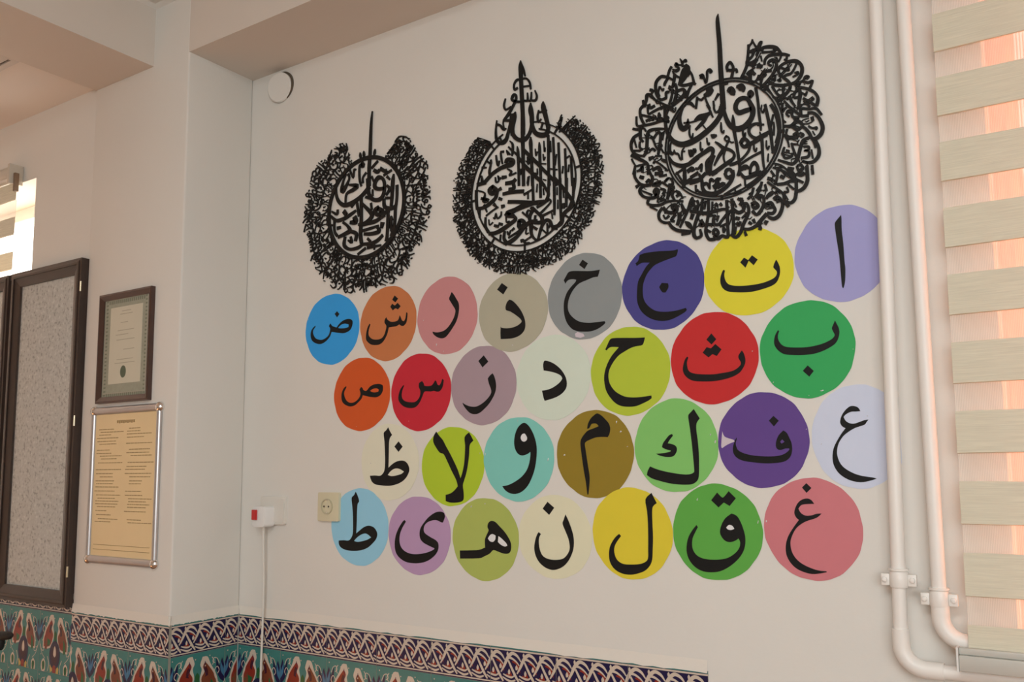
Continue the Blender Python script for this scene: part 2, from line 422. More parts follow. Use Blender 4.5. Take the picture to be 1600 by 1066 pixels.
# ------------------------------------------------------------------ traced shapes (0.1 mm on the wall plane)
DISCS = [
(-4222, 19571, 993, 1059, (0.367, 0.36, 0.654), 'lavender paper disc with a plain alif stroke, behind the white pipe', ['32,846 38,760 33,506 51,229 61,-172 70,-341 55,-591 29,-713 8,-758 -11,-729 -22,-623 -31,-370 -46,-31 -82,312 -101,528 -106,677 -63,745 -10,800']),
(-6283, 19444, 1038, 1015, (0.74, 0.677, 0.043), 'yellow disc with letter teh, top partly under the largest medallion', ['-558,116 -533,92 -554,32 -552,-59 -518,-165 -447,-241 -312,-287 -109,-312 114,-317 335,-300 511,-256 611,-208 656,-148 661,-83 618,-23 587,25 612,109 658,191 698,109 733,-5 732,-125 696,-240 639,-331 528,-394 330,-440 108,-471 -115,-464 -340,-433 -498,-392 -599,-312 -649,-205 -655,-91 -628,19 -586,104', '-170,239 -76,338 33,256 -50,100', '18,264 111,367 238,249 141,130']),
(-8389, 19393, 1067, 1090, (0.071, 0.066, 0.268), 'dark blue disc with letter jeem between the grey and yellow discs', ['-697,633 -623,683 -581,821 -438,849 -183,848 69,828 292,807 416,820 420,773 375,662 263,631 63,588 -140,533 -243,476 -373,351 -453,218 -508,58 -518,-131 -491,-300 -405,-440 -268,-561 -119,-628 130,-662 376,-653 584,-618 611,-667 557,-718 372,-803 174,-864 -25,-872 -224,-824 -399,-735 -549,-602 -636,-450 -676,-279 -671,-65 -635,169 -541,325 -421,500 -316,593 -495,618 -573,604 -665,557', '-84,-41 -14,56 148,25 158,-70 80,-190 -7,-172']),
(-10541, 19373, 1080, 1103, (0.275, 0.302, 0.306), 'grey disc with letter khah beside the dark blue disc', ['-589,483 -516,587 -444,674 -315,692 -62,658 216,622 464,621 435,526 401,449 269,449 102,408 -66,367 -179,319 -323,187 -424,24 -475,-146 -472,-296 -403,-440 -249,-580 -83,-659 139,-700 358,-702 575,-700 596,-738 547,-789 382,-875 190,-918 -3,-912 -198,-882 -366,-804 -505,-642 -574,-460 -600,-257 -583,-58 -508,134 -392,270 -249,390 -220,449 -318,479 -432,476 -495,446 -539,389', '-129,825 -29,949 128,832 23,697']),
(-12733, 19196, 1101, 1067, (0.451, 0.432, 0.329), 'taupe disc with letter dhal, top tucked under the middle medallion', ['-208,197 -167,284 -98,345 -3,312 131,194 263,32 355,-135 407,-298 406,-455 352,-563 231,-653 44,-704 -146,-709 -377,-696 -385,-540 -376,-358 -340,-395 -171,-423 -8,-420 153,-386 274,-319 293,-264 235,-191 102,-87 -60,17 -195,70 -217,130', '-489,667 -334,829 -145,690 -289,510']),
(-14951, 19332, 1069, 1101, (0.586, 0.261, 0.269), 'dusty rose disc with letter reh in the top row', ['171,651 246,571 328,451 416,308 432,152 397,-43 329,-212 220,-355 82,-508 -56,-617 -195,-631 -335,-588 -477,-490 -511,-409 -392,-442 -252,-448 -84,-415 54,-328 192,-176 274,-30 301,122 219,253 136,373 80,468 121,564']),
(-17156, 19329, 1099, 1112, (0.563, 0.194, 0.073), 'brown-orange disc with letter sheen in the top row', ['714,253 759,213 746,54 711,-57 614,-135 510,-118 449,-82 330,-123 179,-125 42,-130 -2,-289 -92,-443 -213,-561 -366,-611 -615,-589 -774,-501 -854,-399 -848,-211 -797,-50 -719,61 -687,22 -742,-103 -762,-242 -713,-341 -587,-423 -400,-451 -245,-430 -139,-346 -79,-212 -50,-75 -122,25 -114,118 -54,187 -7,107 116,37 268,22 403,54 462,187 492,149 553,28 628,-3 686,83', '169,683 259,801 396,692 292,592', '96,481 171,566 268,497 382,566 495,454 391,368 294,413 197,361']),
(-19448, 19374, 1145, 1109, (0.038, 0.357, 0.826), 'bright blue disc with letter dad, leftmost of the top row', ['-65,184 -20,130 22,90 123,56 207,28 321,134 452,206 615,245 779,233 871,164 864,32 801,-82 688,-143 525,-176 327,-153 126,-115 -8,-90 -56,-196 -138,-286 -271,-372 -440,-426 -611,-411 -786,-340 -892,-231 -924,-80 -882,53 -781,143 -712,173 -728,125 -813,34 -810,-78 -720,-210 -581,-276 -409,-299 -240,-252 -124,-165 -76,-47 -71,25 -130,104|257,6 388,91 552,116 717,71 711,-1 588,-25 390,-18', '114,459 213,534 314,438 217,343']),
(-5041, 17567, 1028, 1068, (0.039, 0.39, 0.11), 'green disc with letter beh, largest of the upper right discs', ['-602,474 -577,446 -605,377 -612,303 -586,214 -519,127 -404,75 -195,49 12,40 218,61 382,99 525,159 592,216 606,267 573,342 556,407 590,487 627,567 660,490 699,393 707,289 675,167 612,69 498,-5 334,-75 149,-118 -77,-126 -285,-110 -474,-78 -598,1 -676,104 -702,203 -682,330 -643,413', '-97,-472 12,-360 138,-488 37,-607']),
(-7162, 17534, 1061, 1069, (0.567, 0.028, 0.029), 'red disc with letter theh beside the green beh disc', ['-637,83 -614,47 -648,-41 -644,-155 -606,-260 -501,-323 -289,-360 -9,-378 221,-361 427,-337 553,-284 634,-213 647,-148 605,-68 596,-2 632,61 679,119 721,54 754,-80 742,-188 687,-293 605,-386 445,-463 216,-515 -14,-538 -247,-531 -482,-505 -623,-440 -717,-343 -757,-227 -739,-103 -694,19', '-154,439 -31,574 85,429 -34,316', '-257,143 -153,263 -49,227 59,319 204,184 85,38 -18,91 -113,20']),
(-9311, 17379, 1068, 1092, (0.467, 0.577, 0.047), 'lime disc with letter hah under the grey khah disc', ['-651,578 -589,693 -512,819 -405,845 -89,822 197,797 432,787 413,714 359,608 192,592 36,557 -122,487 -281,405 -416,272 -512,135 -568,-4 -571,-171 -521,-317 -405,-466 -249,-569 -94,-629 112,-654 317,-651 570,-631 574,-694 492,-748 339,-809 159,-866 -21,-874 -229,-848 -384,-775 -514,-650 -631,-478 -681,-308 -696,-115 -660,74 -576,260 -467,419 -331,552 -277,607 -462,630 -556,606 -611,555']),
(-11501, 17369, 1111, 1107, (0.664, 0.75, 0.637), 'very pale mint disc with letter dal, barely darker than wall', ['-265,190 -279,322 -257,420 -206,444 -79,406 73,330 247,187 369,17 421,-137 409,-287 313,-411 163,-499 -14,-555 -243,-602 -280,-509 -322,-332 -189,-322 -36,-287 116,-216 242,-126 293,-54 244,25 95,100 -82,151']),
(-13703, 17289, 1082, 1084, (0.4, 0.301, 0.343), 'dull mauve disc with letter zain in the second row', ['315,304 366,233 417,82 434,-66 403,-211 325,-354 196,-516 41,-646 -115,-745 -272,-775 -431,-738 -563,-630 -657,-519 -692,-442 -590,-500 -430,-555 -246,-570 -89,-524 67,-436 197,-327 269,-225 262,-119 198,32 160,172 225,242', '-152,673 27,814 180,632 -16,488']),
(-15898, 17225, 1092, 1115, (0.572, 0.025, 0.043), 'crimson disc with letter seen beside the orange disc', ['793,329 843,293 827,163 780,56 697,-16 599,-22 501,6 374,-5 204,11 133,-18 77,-127 -8,-278 -122,-395 -252,-440 -456,-431 -632,-371 -766,-263 -818,-148 -799,-13 -741,120 -638,227 -603,221 -666,93 -694,-41 -664,-156 -545,-240 -369,-271 -195,-273 -80,-207 -9,-100 4,33 -54,148 -49,259 60,309 117,249 146,170 289,150 430,175 542,301 584,265 626,175 696,148 752,222']),
(-18172, 17282, 1127, 1104, (0.649, 0.102, 0.021), 'deep orange disc with letter sad, leftmost of the second row', ['-14,221 50,182 83,122 209,96 332,201 487,261 703,272 841,229 864,124 829,11 738,-76 585,-119 368,-98 180,-58 54,-28 8,-131 -101,-219 -259,-317 -451,-343 -646,-287 -778,-186 -820,-42 -800,100 -721,226 -624,280 -623,233 -702,118 -700,0 -616,-147 -485,-224 -324,-232 -166,-169 -57,-58 -36,35 -76,154|350,84 458,136 612,143 699,99 682,42 552,26 428,44']),
(-4048, 15644, 956, 1097, (0.618, 0.668, 0.815), 'pale blue-grey disc with letter ain, beside the white pipe', ['65,524 30,592 -36,633 -133,637 -224,573 -296,484 -339,394 -353,293 -317,221 -251,178 -344,59 -450,-110 -515,-251 -542,-413 -529,-575 -457,-727 -344,-838 -192,-918 -2,-954 171,-928 323,-879 268,-859 137,-839 -14,-809 -165,-749 -316,-648 -399,-536 -442,-394 -441,-273 -401,-132 -307,8 -186,105 -47,181 129,236 179,294 220,343 133,332 36,299 -81,267 -178,287 -244,340 -279,416 -228,471 -128,518 -31,520']),
(-6083, 15618, 1023, 1064, (0.122, 0.062, 0.269), 'purple disc with letter feh and torn left edge', ['-595,72 -588,29 -613,-46 -602,-133 -556,-220 -425,-287 -251,-332 -35,-357 180,-364 350,-352 478,-312 575,-241 587,-199 504,-198 397,-227 324,-205 295,-131 310,-26 367,99 472,197 548,136 596,30 638,-75 649,-221 619,-346 557,-428 451,-485 259,-512 46,-517 -191,-493 -431,-458 -584,-392 -666,-294 -684,-174 -658,-67|393,-49 438,3 488,-51 423,-91', '160,423 266,525 379,415 268,292']),
(-8157, 15544, 1053, 1093, (0.227, 0.559, 0.152), 'light green disc with letter kaf beside the purple disc', ['482,833 550,723 622,609 543,501 532,345 561,78 577,-187 574,-452 561,-716 516,-826 420,-892 302,-914 63,-910 -177,-882 -420,-826 -616,-769 -744,-690 -725,-599 -659,-485 -512,-543 -316,-597 -74,-643 166,-675 332,-675 439,-632 453,-561 437,-318 417,-29 384,305 355,530 342,687 409,763', '-74,269 -55,228 -151,118 -189,51 -104,38 4,-9 38,-89 11,-178 -63,-255 -210,-269 -381,-239 -503,-187 -404,-182 -256,-169 -133,-142 -120,-119 -254,-83 -338,-36 -312,54 -223,165 -147,242']),
(-10313, 15383, 1087, 1082, (0.293, 0.207, 0.024), 'olive-brown disc with letter meem and shiny creases', ['2,950 98,998 214,941 329,833 421,726 453,601 427,478 379,401 228,411 40,402 -127,348 -223,308 -267,247 -239,58 -196,-234 -147,-525 -150,-732 -186,-1001 -216,-980 -252,-691 -307,-400 -361,-24 -392,270 -354,395 -268,498 -171,579 -3,632 134,678 70,742 -13,752 -73,733 -134,641 -194,626 -168,747 -94,870']),
(-12576, 15287, 1095, 1106, (0.223, 0.604, 0.532), 'turquoise disc with letter waw in the third row', ['191,939 308,880 411,756 513,557 575,317 572,58 518,-244 426,-481 294,-697 111,-849 -99,-912 -285,-885 -418,-809 -503,-711 -310,-677 -97,-589 114,-459 272,-286 352,-91 385,104 380,180 302,127 145,86 14,121 -78,232 -122,398 -102,596 -34,770 59,877|83,558 136,644 215,657 280,563 274,487 200,445 122,469']),
(-14753, 15119, 1081, 1085, (0.439, 0.6, 0.034), 'lime green disc with lam-alif ligature in the third row', ['-561,964 -463,852 -325,718 -214,543 -77,347 59,131 193,-104 287,-337 354,-169 407,43 433,275 446,550 428,785 579,908 671,768 724,682 632,610 592,526 579,294 539,41 486,-190 407,-401 367,-527 394,-716 394,-884 327,-959 141,-993 -74,-992 -223,-955 -224,-785 -48,-741 87,-655 194,-549 140,-380 -22,-124 -158,112 -296,329 -434,375 -573,529 -671,694 -644,857']),
(-17043, 15260, 1106, 1100, (0.753, 0.739, 0.59), 'pale cream-green disc with letter zah, almost wall coloured', ['-56,1001 14,885 96,777 17,693 -18,559 -24,288 -29,18 -33,-173 86,-84 263,3 469,34 615,-1 718,-101 757,-234 706,-366 591,-498 416,-598 181,-665 -56,-688 -327,-673 -541,-645 -680,-554 -753,-395 -544,-389 -346,-396 -241,-329 -182,-228 -161,20 -174,291 -193,585 -226,836 -137,913|-54,-375 58,-263 221,-193 383,-203 559,-281 472,-343 297,-387 89,-409', '190,437 345,584 500,430 348,282']),
(-5073, 13705, 1040, 1080, (0.615, 0.201, 0.227), 'pink disc with letter ghain, lowest at the right', ['61,526 6,603 -78,639 -188,616 -277,549 -336,450 -369,330 -334,233 -275,180 -385,36 -502,-142 -563,-296 -584,-449 -564,-600 -482,-748 -355,-860 -185,-926 -36,-949 114,-930 262,-896 259,-875 95,-868 -73,-823 -242,-747 -368,-645 -450,-509 -477,-358 -461,-227 -378,-51 -275,61 -120,156 98,232 208,326 102,318 -7,283 -136,276 -232,333 -278,419 -214,496 -105,519', '-184,871 -87,965 17,863 -91,758']),
(-7213, 13574, 1060, 1080, (0.113, 0.402, 0.066), 'grass green disc with letter qaf beside the pink disc', ['-473,139 -440,92 -513,-37 -576,-169 -592,-322 -561,-451 -470,-555 -333,-609 -150,-626 77,-611 258,-564 417,-462 520,-341 546,-214 512,-131 426,-187 314,-218 203,-195 116,-102 85,4 124,155 219,307 368,417 489,366 573,231 633,63 667,-104 653,-294 582,-465 456,-618 274,-764 69,-871 -136,-908 -342,-898 -525,-817 -661,-673 -726,-502 -721,-305 -669,-129 -570,27|235,105 304,164 381,141 424,78 345,50 267,63', '-102,706 45,881 144,782 201,783 317,913 480,756 329,583 197,660 68,547']),
(-9340, 13475, 1063, 1084, (0.734, 0.608, 0.043), 'golden yellow disc with letter lam in the bottom row', ['548,958 615,832 677,723 575,638 553,494 554,241 562,-73 546,-367 527,-597 460,-746 330,-868 141,-942 -49,-980 -264,-964 -456,-879 -575,-736 -613,-566 -592,-372 -516,-218 -416,-96 -329,-29 -277,-76 -356,-169 -444,-301 -471,-431 -438,-579 -355,-682 -211,-739 3,-738 193,-718 334,-669 418,-581 430,-371 437,-77 438,238 421,534 388,809']),
(-11493, 13314, 1090, 1039, (0.756, 0.735, 0.531), 'pale yellow translucent disc with letter noon in the bottom row', ['-470,102 -403,57 -459,-40 -468,-177 -437,-345 -363,-479 -226,-550 -27,-574 194,-547 317,-479 416,-350 442,-225 409,-40 326,144 243,329 276,434 327,565 391,458 474,273 543,68 564,-138 525,-345 413,-557 266,-709 93,-796 -80,-826 -278,-779 -453,-662 -565,-499 -607,-310 -579,-118 -522,32', '-345,699 -197,873 1,726 -151,544']),
(-13653, 13182, 1089, 1079, (0.424, 0.502, 0.123), 'olive green disc with letter heh in the bottom row', ['208,483 339,456 464,357 613,230 735,93 821,-45 844,-164 819,-285 745,-348 609,-354 461,-321 273,-278 159,-374 -44,-465 -197,-513 -822,-549 -831,-335 -482,-316 -197,-292 8,-222 3,-14 72,132 124,235 86,316 112,419|97,20 174,114 262,138 350,100 337,-2 261,-66 161,-49|438,93 537,36 685,-80 722,-149 635,-172 511,-127 419,-60']),
(-15924, 13206, 1116, 1089, (0.483, 0.314, 0.507), 'mauve disc with letter yeh in the bottom row', ['-525,408 -476,361 -605,187 -690,10 -711,-188 -643,-360 -482,-473 -253,-527 31,-515 310,-460 531,-376 559,-336 365,-276 169,-198 56,-95 27,55 68,207 194,361 361,515 582,638 774,669 897,633 925,528 857,374 789,376 693,416 555,430 361,387 222,297 172,167 223,61 419,-39 613,-118 701,-220 683,-390 560,-544 339,-682 89,-758 -194,-783 -480,-754 -712,-646 -845,-499 -886,-282 -850,-40 -736,183 -592,363']),
(-18184, 13371, 1145, 1117, (0.308, 0.624, 0.813), 'sky blue disc with letter tah, overlapped by cream wall socket', ['-165,1025 -91,911 -25,751 -86,659 -104,431 -109,158 -125,-195 36,-88 190,3 374,46 558,6 666,-91 707,-201 654,-337 504,-476 323,-595 77,-673 -203,-703 -487,-697 -712,-638 -817,-539 -829,-425 -620,-410 -429,-410 -320,-326 -260,-188 -255,86 -270,382 -297,610 -326,840 -233,921|-208,-413 -85,-307 100,-210 285,-186 471,-288 319,-360 104,-413 -83,-436']),
]
C1=(-18080,22987,1599)
C2=(-12306,22545,1760)
C3=(-6774,22672,1447)
OUT1=[(106, 1795), (105, 2257), (107, 2501), (118, 2528), (132, 2653), (145, 2759), (162, 2709), (177, 2726), (188, 2649), (202, 2635), (215, 2652), (229, 2652), (246, 2663), (260, 2602), (278, 2574), (293, 2668), (304, 2721), (316, 2605), (329, 2611), (344, 2578), (5, 2546), (19, 2539), (34, 2430), (45, 2509), (56, 2437), (64, 2397), (59, 1796)]
OUT2=[(125, 1735), (121, 1994), (123, 2258), (132, 2320), (148, 2365), (162, 2427), (177, 2427), (192, 2433), (211, 2411), (228, 2412), (246, 2379), (263, 2367), (282, 2353), (298, 2396), (313, 2436), (326, 2384), (343, 2409), (359, 2377), (16, 2388), (29, 2310), (46, 2266), (55, 2186), (58, 1868), (49, 1668)]
M1="238,2977,55 203,2679,110 183,2277,137 166,1672,150 133,1235,162 142,669,161;138,603,183 -177,381,163 -548,242,182 -891,226,177 -1139,399,150 -1249,653,122 -1255,916,90;84,868,169 104,610,167 158,346,167 360,171,158 622,161,171 749,339,152 762,612,146 679,779,131 514,836,180 385,709,172 387,557,174 552,476,148 748,464,132;346,1097,148 479,1020,152 544,1058,130;609,1096,149 774,987,145 838,1000,118;-696,837,76 -352,746,170 -521,649,162 -794,570,106 -841,320,90;-737,1182,120 -699,1019,90 -936,700,193 -1006,765,178 -942,1013,91 -841,1202,91;-670,1298,95 -528,1037,78 -498,1264,90 -430,1276,76;-161,1455,98 -125,1344,210 -261,1346,107 -254,933,102 -182,714,82;13,1086,86 -119,958,78 -116,804,96;474,1351,100 245,1193,100;1032,961,91 743,867,92;249,913,92 352,715,76;289,499,61 291,322,94;873,792,118 971,698,79;1130,817,66 1100,623,165 1073,180,148 1045,-113,131;877,516,97 975,397,133 848,246,100;817,151,100 1074,105,87;1262,443,130 1265,96,114 1207,-339,114 1180,-828,113;752,113,130 788,-118,164 1046,-213,152 1205,-166,117;528,-123,155 692,-251,201 498,-318,147 397,-176,203 527,-98,160;693,-326,174 951,-271,144;229,80,99 265,-103,92;-173,176,109 31,-12,138 267,-254,187 203,-395,166 -28,-508,177 -263,-495,106;-175,304,137 -164,-359,154 -191,-776,154;39,-519,137 402,-503,156 662,-421,118 791,-393,86;920,-365,130 941,-790,113;1049,-461,77 1082,-565,108;-1414,108,77 -1200,-6,114 -1168,118,91;-887,18,181 -816,-71,180;-1446,-43,108 -1196,-215,140 -848,-195,150 -541,-92,126 -406,-38,95;-579,120,103 -479,205,103;-342,181,118 -268,-215,101;26,319,122 227,232,98;-1618,-276,77 -1298,-353,76;-1301,-207,107 -1295,-519,104 -1186,-692,127;-1156,-464,144 -1051,-455,115;-915,-322,108 -740,-453,116 -634,-624,176 -839,-694,153 -1115,-754,121;-436,-247,200 -400,-381,235 -605,-373,135;-565,-660,152 -359,-769,156 -390,-967,139;-837,-797,124 -866,-1049,161 -623,-1212,124 -284,-1211,141 -84,-1140,124 248,-1164,149 509,-1104,151 702,-984,125;-165,-292,155 -190,-795,170 -153,-1054,167;-23,-822,126 243,-863,145 570,-839,158 503,-704,122;-91,-710,111 240,-687,110 535,-659,83;113,-993,109 213,-1084,109;697,-611,201 666,-730,134;920,-424,148 895,-965,131 865,-1158,165;1049,-495,97 1054,-891,97;1206,-274,130 1179,-714,131 1056,-1039,131;-697,-921,76 -559,-993,135 -596,-834,101;-281,-1413,93 18,-1280,108;380,-1209,83 382,-1359,73;117,-1270,132 641,-1273,78"
M2="-91,3570,24 -93,3406,145 -84,3055,132 -54,2434,138 -24,1818,130 -27,1483,131;-39,2025,127 -44,1469,126 -36,1098,119 -30,545,108 -24,57,103;-92,3550,34 -11,3302,89 52,3101,45;-203,2819,70 -298,2802,70 -309,2948,63 -225,3050,74 -107,3040,54 80,3022,57 195,2881,64 228,2689,57;-15,2812,53 171,2785,53;5,2420,45 121,2391,70 123,2594,43;121,2391,57 225,2366,70 250,2583,43;225,2366,57 374,2329,71 421,2439,65 365,2604,39;-148,2416,69 -253,2452,77 -383,2535,89 -335,2647,101 -252,2626,74 -253,2503,88 -325,2378,89 -469,2187,102 -637,2021,89;-598,2609,46 -647,2435,69 -587,2297,59 -420,2339,52;474,2024,43 438,1852,70 470,1704,65 551,1765,43;345,1733,37 471,1714,51;507,1966,53 621,1959,53;-673,2008,53 -423,1971,52;-384,2106,138 -451,1840,81 -584,1439,128 -760,1384,113 -892,1507,103 -924,1759,68 -890,2054,35;-913,1946,73 -780,1897,71 -670,1759,88 -582,1758,40;-669,2003,47 -407,1933,56;-492,2132,81 -669,1984,47 -648,1791,44;-267,2159,25 -316,2028,175 -377,1736,147 -366,1558,144;-363,1989,101 -386,1732,109 -323,1494,126 -152,1345,123 40,1322,139 190,1473,112 256,1734,110 247,1958,107;224,2285,36 222,2104,163 266,1832,128 252,1634,119;624,2228,35 622,2089,157 709,1749,131 773,1476,131;241,1959,107 260,1678,123 362,1434,135 549,1320,151 714,1320,151 768,1471,117 739,1696,89 658,1861,85;734,1962,19 622,2108,58;220,1337,33 208,1193,107 227,932,96 244,490,89 260,3,89;-217,1174,21 -197,1021,87 -179,575,82 -172,85,78;-454,1374,38 -368,1262,73 -369,1058,78 -392,951,45;-498,1215,55 -391,1099,63 -241,957,65 -29,655,92 222,385,99 428,163,98;16,1032,64 184,831,99 391,606,107;-1229,973,55 -1095,871,69 -1095,965,68;-1095,852,58 -1141,673,81 -1141,579,68;-917,1060,55 -895,905,65 -852,765,65 -807,887,46;-762,1140,47 -674,1122,75;-762,1103,55 -741,949,65 -708,792,43;-1388,816,66 -1252,789,47;-1389,438,112 -1411,575,45;-1299,383,115 -1030,576,112 -764,673,117 -545,704,144 -393,729,177 -371,817,135 -544,871,120 -588,805,115;-521,1015,62 -564,1136,37 -456,1002,47;-942,446,44 -920,311,56 -832,332,46 -853,485,46 -810,365,45 -765,412,46;-700,399,117 -590,397,78;-546,611,45 -416,511,73 -482,413,53 -266,445,51;-592,212,116 -375,208,122 -289,265,110;-94,521,44 -127,381,67;158,270,33 113,31,54;56,711,35 161,635,55 142,804,32;214,1339,32 223,1190,96 231,858,89 257,306,85 265,2,80;485,1133,31 493,986,88 500,621,88 517,255,84 524,-46,79;765,1254,84 771,926,88 767,566,87 772,115,82 790,-96,78;917,1166,72 932,712,78 936,173,74 942,-125,74;1078,987,72 1091,500,77 1107,140,73 1113,-157,73;1276,783,71 1289,282,73 1292,-191,72;1452,533,70 1466,158,72 1480,-226,72;0,1017,99 251,744,98 498,476,98 783,167,102 1023,-112,102;-4,577,90 247,326,98 515,57,98 616,-64,98;104,811,32 123,606,41 187,684,33;358,978,31 377,791,40 420,892,33;630,1138,31 647,844,51 669,948,32;605,780,37 624,613,40 666,695,33;561,536,39 684,502,39;835,1094,31 842,803,41;1013,695,32 969,417,46;1210,333,37 1187,159,45;1389,333,37 1367,160,45;826,338,44 1028,280,38;351,323,31 413,275,48 415,420,32;597,95,38 679,61,38;120,259,33 97,81,43;1332,540,45 1413,576,37;266,178,80 282,-405,80;505,132,80 510,-373,79;772,81,79 757,-311,79;934,50,82 937,-486,82 932,-911,65;1115,15,81 1118,-518,81 1131,-1051,76;1315,-23,81 1297,-550,81 1294,-761,70;1512,-61,80 1505,-518,72 1453,-719,73;474,138,102 677,-170,84 757,-328,94 652,-524,95 404,-624,71;964,44,106 1221,-272,106 1377,-494,107 1493,-691,117 1412,-817,122 1212,-941,103 1170,-1128,103;1151,-1036,123 1129,-1191,112 888,-1240,103 789,-1065,105 667,-1027,100 543,-1167,96 458,-1386,74 415,-1522,64;234,-1046,63 231,-1315,61 354,-1512,61 436,-1472,61;254,-1121,70 377,-1212,87;-13,-443,145 239,-487,138 467,-492,113 612,-481,57;-13,-498,141 -140,-530,142 -333,-588,144 -505,-650,177 -355,-731,106;259,-617,90 403,-768,99 545,-918,118 503,-1054,115 193,-967,105 173,-819,108 258,-689,108;340,-847,75 317,-987,64;566,-885,79 893,-798,59;485,-818,73 815,-571,53 755,-471,77 714,-517,64;-11,-207,72 222,-122,51;116,-157,43 115,-339,53;410,6,32 388,-207,47;595,-155,31 613,-320,45;1022,-199,31 1019,-394,41;1201,-321,30 1218,-501,44;1038,-539,31 1035,-769,45;1216,-677,91 1214,-783,81;852,-862,30 870,-1007,44;707,-1122,51 704,-1371,58 562,-1259,44;808,-1139,42 746,-1235,53;847,-1287,44 1007,-1313,44;112,-664,55 69,-729,47 110,-845,60;-1753,566,48 -1799,461,48;-1547,356,121 -1276,362,100;-1525,182,45 -1300,65,52 -1345,-152,103 -1188,-142,98 -1413,-65,91;-1031,203,115 -921,71,160 -1076,24,147 -1143,130,139 -1031,203,112;-899,29,138 -944,-130,114 -1144,-262,121 -1368,-336,102 -1571,-319,97;-767,98,107 -899,48,64;-680,-67,97 -377,-67,114 -36,-111,111;-375,228,106 -333,36,112 -484,27,99;-812,-172,107 -747,-203,89;-726,-410,119 -660,-403,80;-989,-308,113 -923,-376,66;-1257,-579,48 -1034,-468,47 -857,-406,47;-1013,-676,32 -969,-702,57 -924,-561,33 -881,-716,45 -771,-661,45 -749,-554,41;-508,-319,110 -208,-372,109 255,-481,125 442,-514,126;255,-508,97 -60,-544,118 -338,-587,141 -575,-657,176 -339,-752,106 -297,-850,110 -512,-961,126 -729,-1054,135 -949,-1112,118 -1147,-1099,114;-597,-708,32 -576,-877,48 -490,-855,37;-970,-905,90 -860,-941,90;-816,-875,89 -729,-907,80;-169,-907,113 -63,-907,107 -1,-1043,153 -171,-1070,124 -169,-925,129;-2,-1080,124 167,-999,118 375,-997,112;-23,-1112,108 -215,-1299,107 -386,-1400,124 -558,-1447,124 -666,-1303,95 -643,-1123,78;-556,-1137,51 -514,-1235,59 -449,-1117,44;-514,-1308,62 -214,-1191,62 -171,-1143,48;-341,-1080,75 -406,-1124,60;-62,-689,63 106,-844,54;85,-804,43 107,-663,54 212,-699,44;212,-609,90 274,-674,90;61,-1126,39 39,-1285,50 123,-1280,34;166,-1071,52 205,-1346,59 370,-1515,72;-110,-1460,96 -47,-1452,87 -5,-1512,76;37,-1464,57 247,-1371,45;-6,-1548,65 141,-1552,55;-1279,-631,68 -1280,-874,88 -1191,-1037,103;-1168,-706,33 -1146,-858,40 -1035,-802,39;-1481,-391,69 -1481,-579,69;-1037,-1190,55 -818,-1353,54 -602,-1495,54;-774,-1194,56 -796,-1338,56;-1593,194,93 -1594,-32,103 -1571,-319,91;-1323,-268,74 -1234,-471,46"
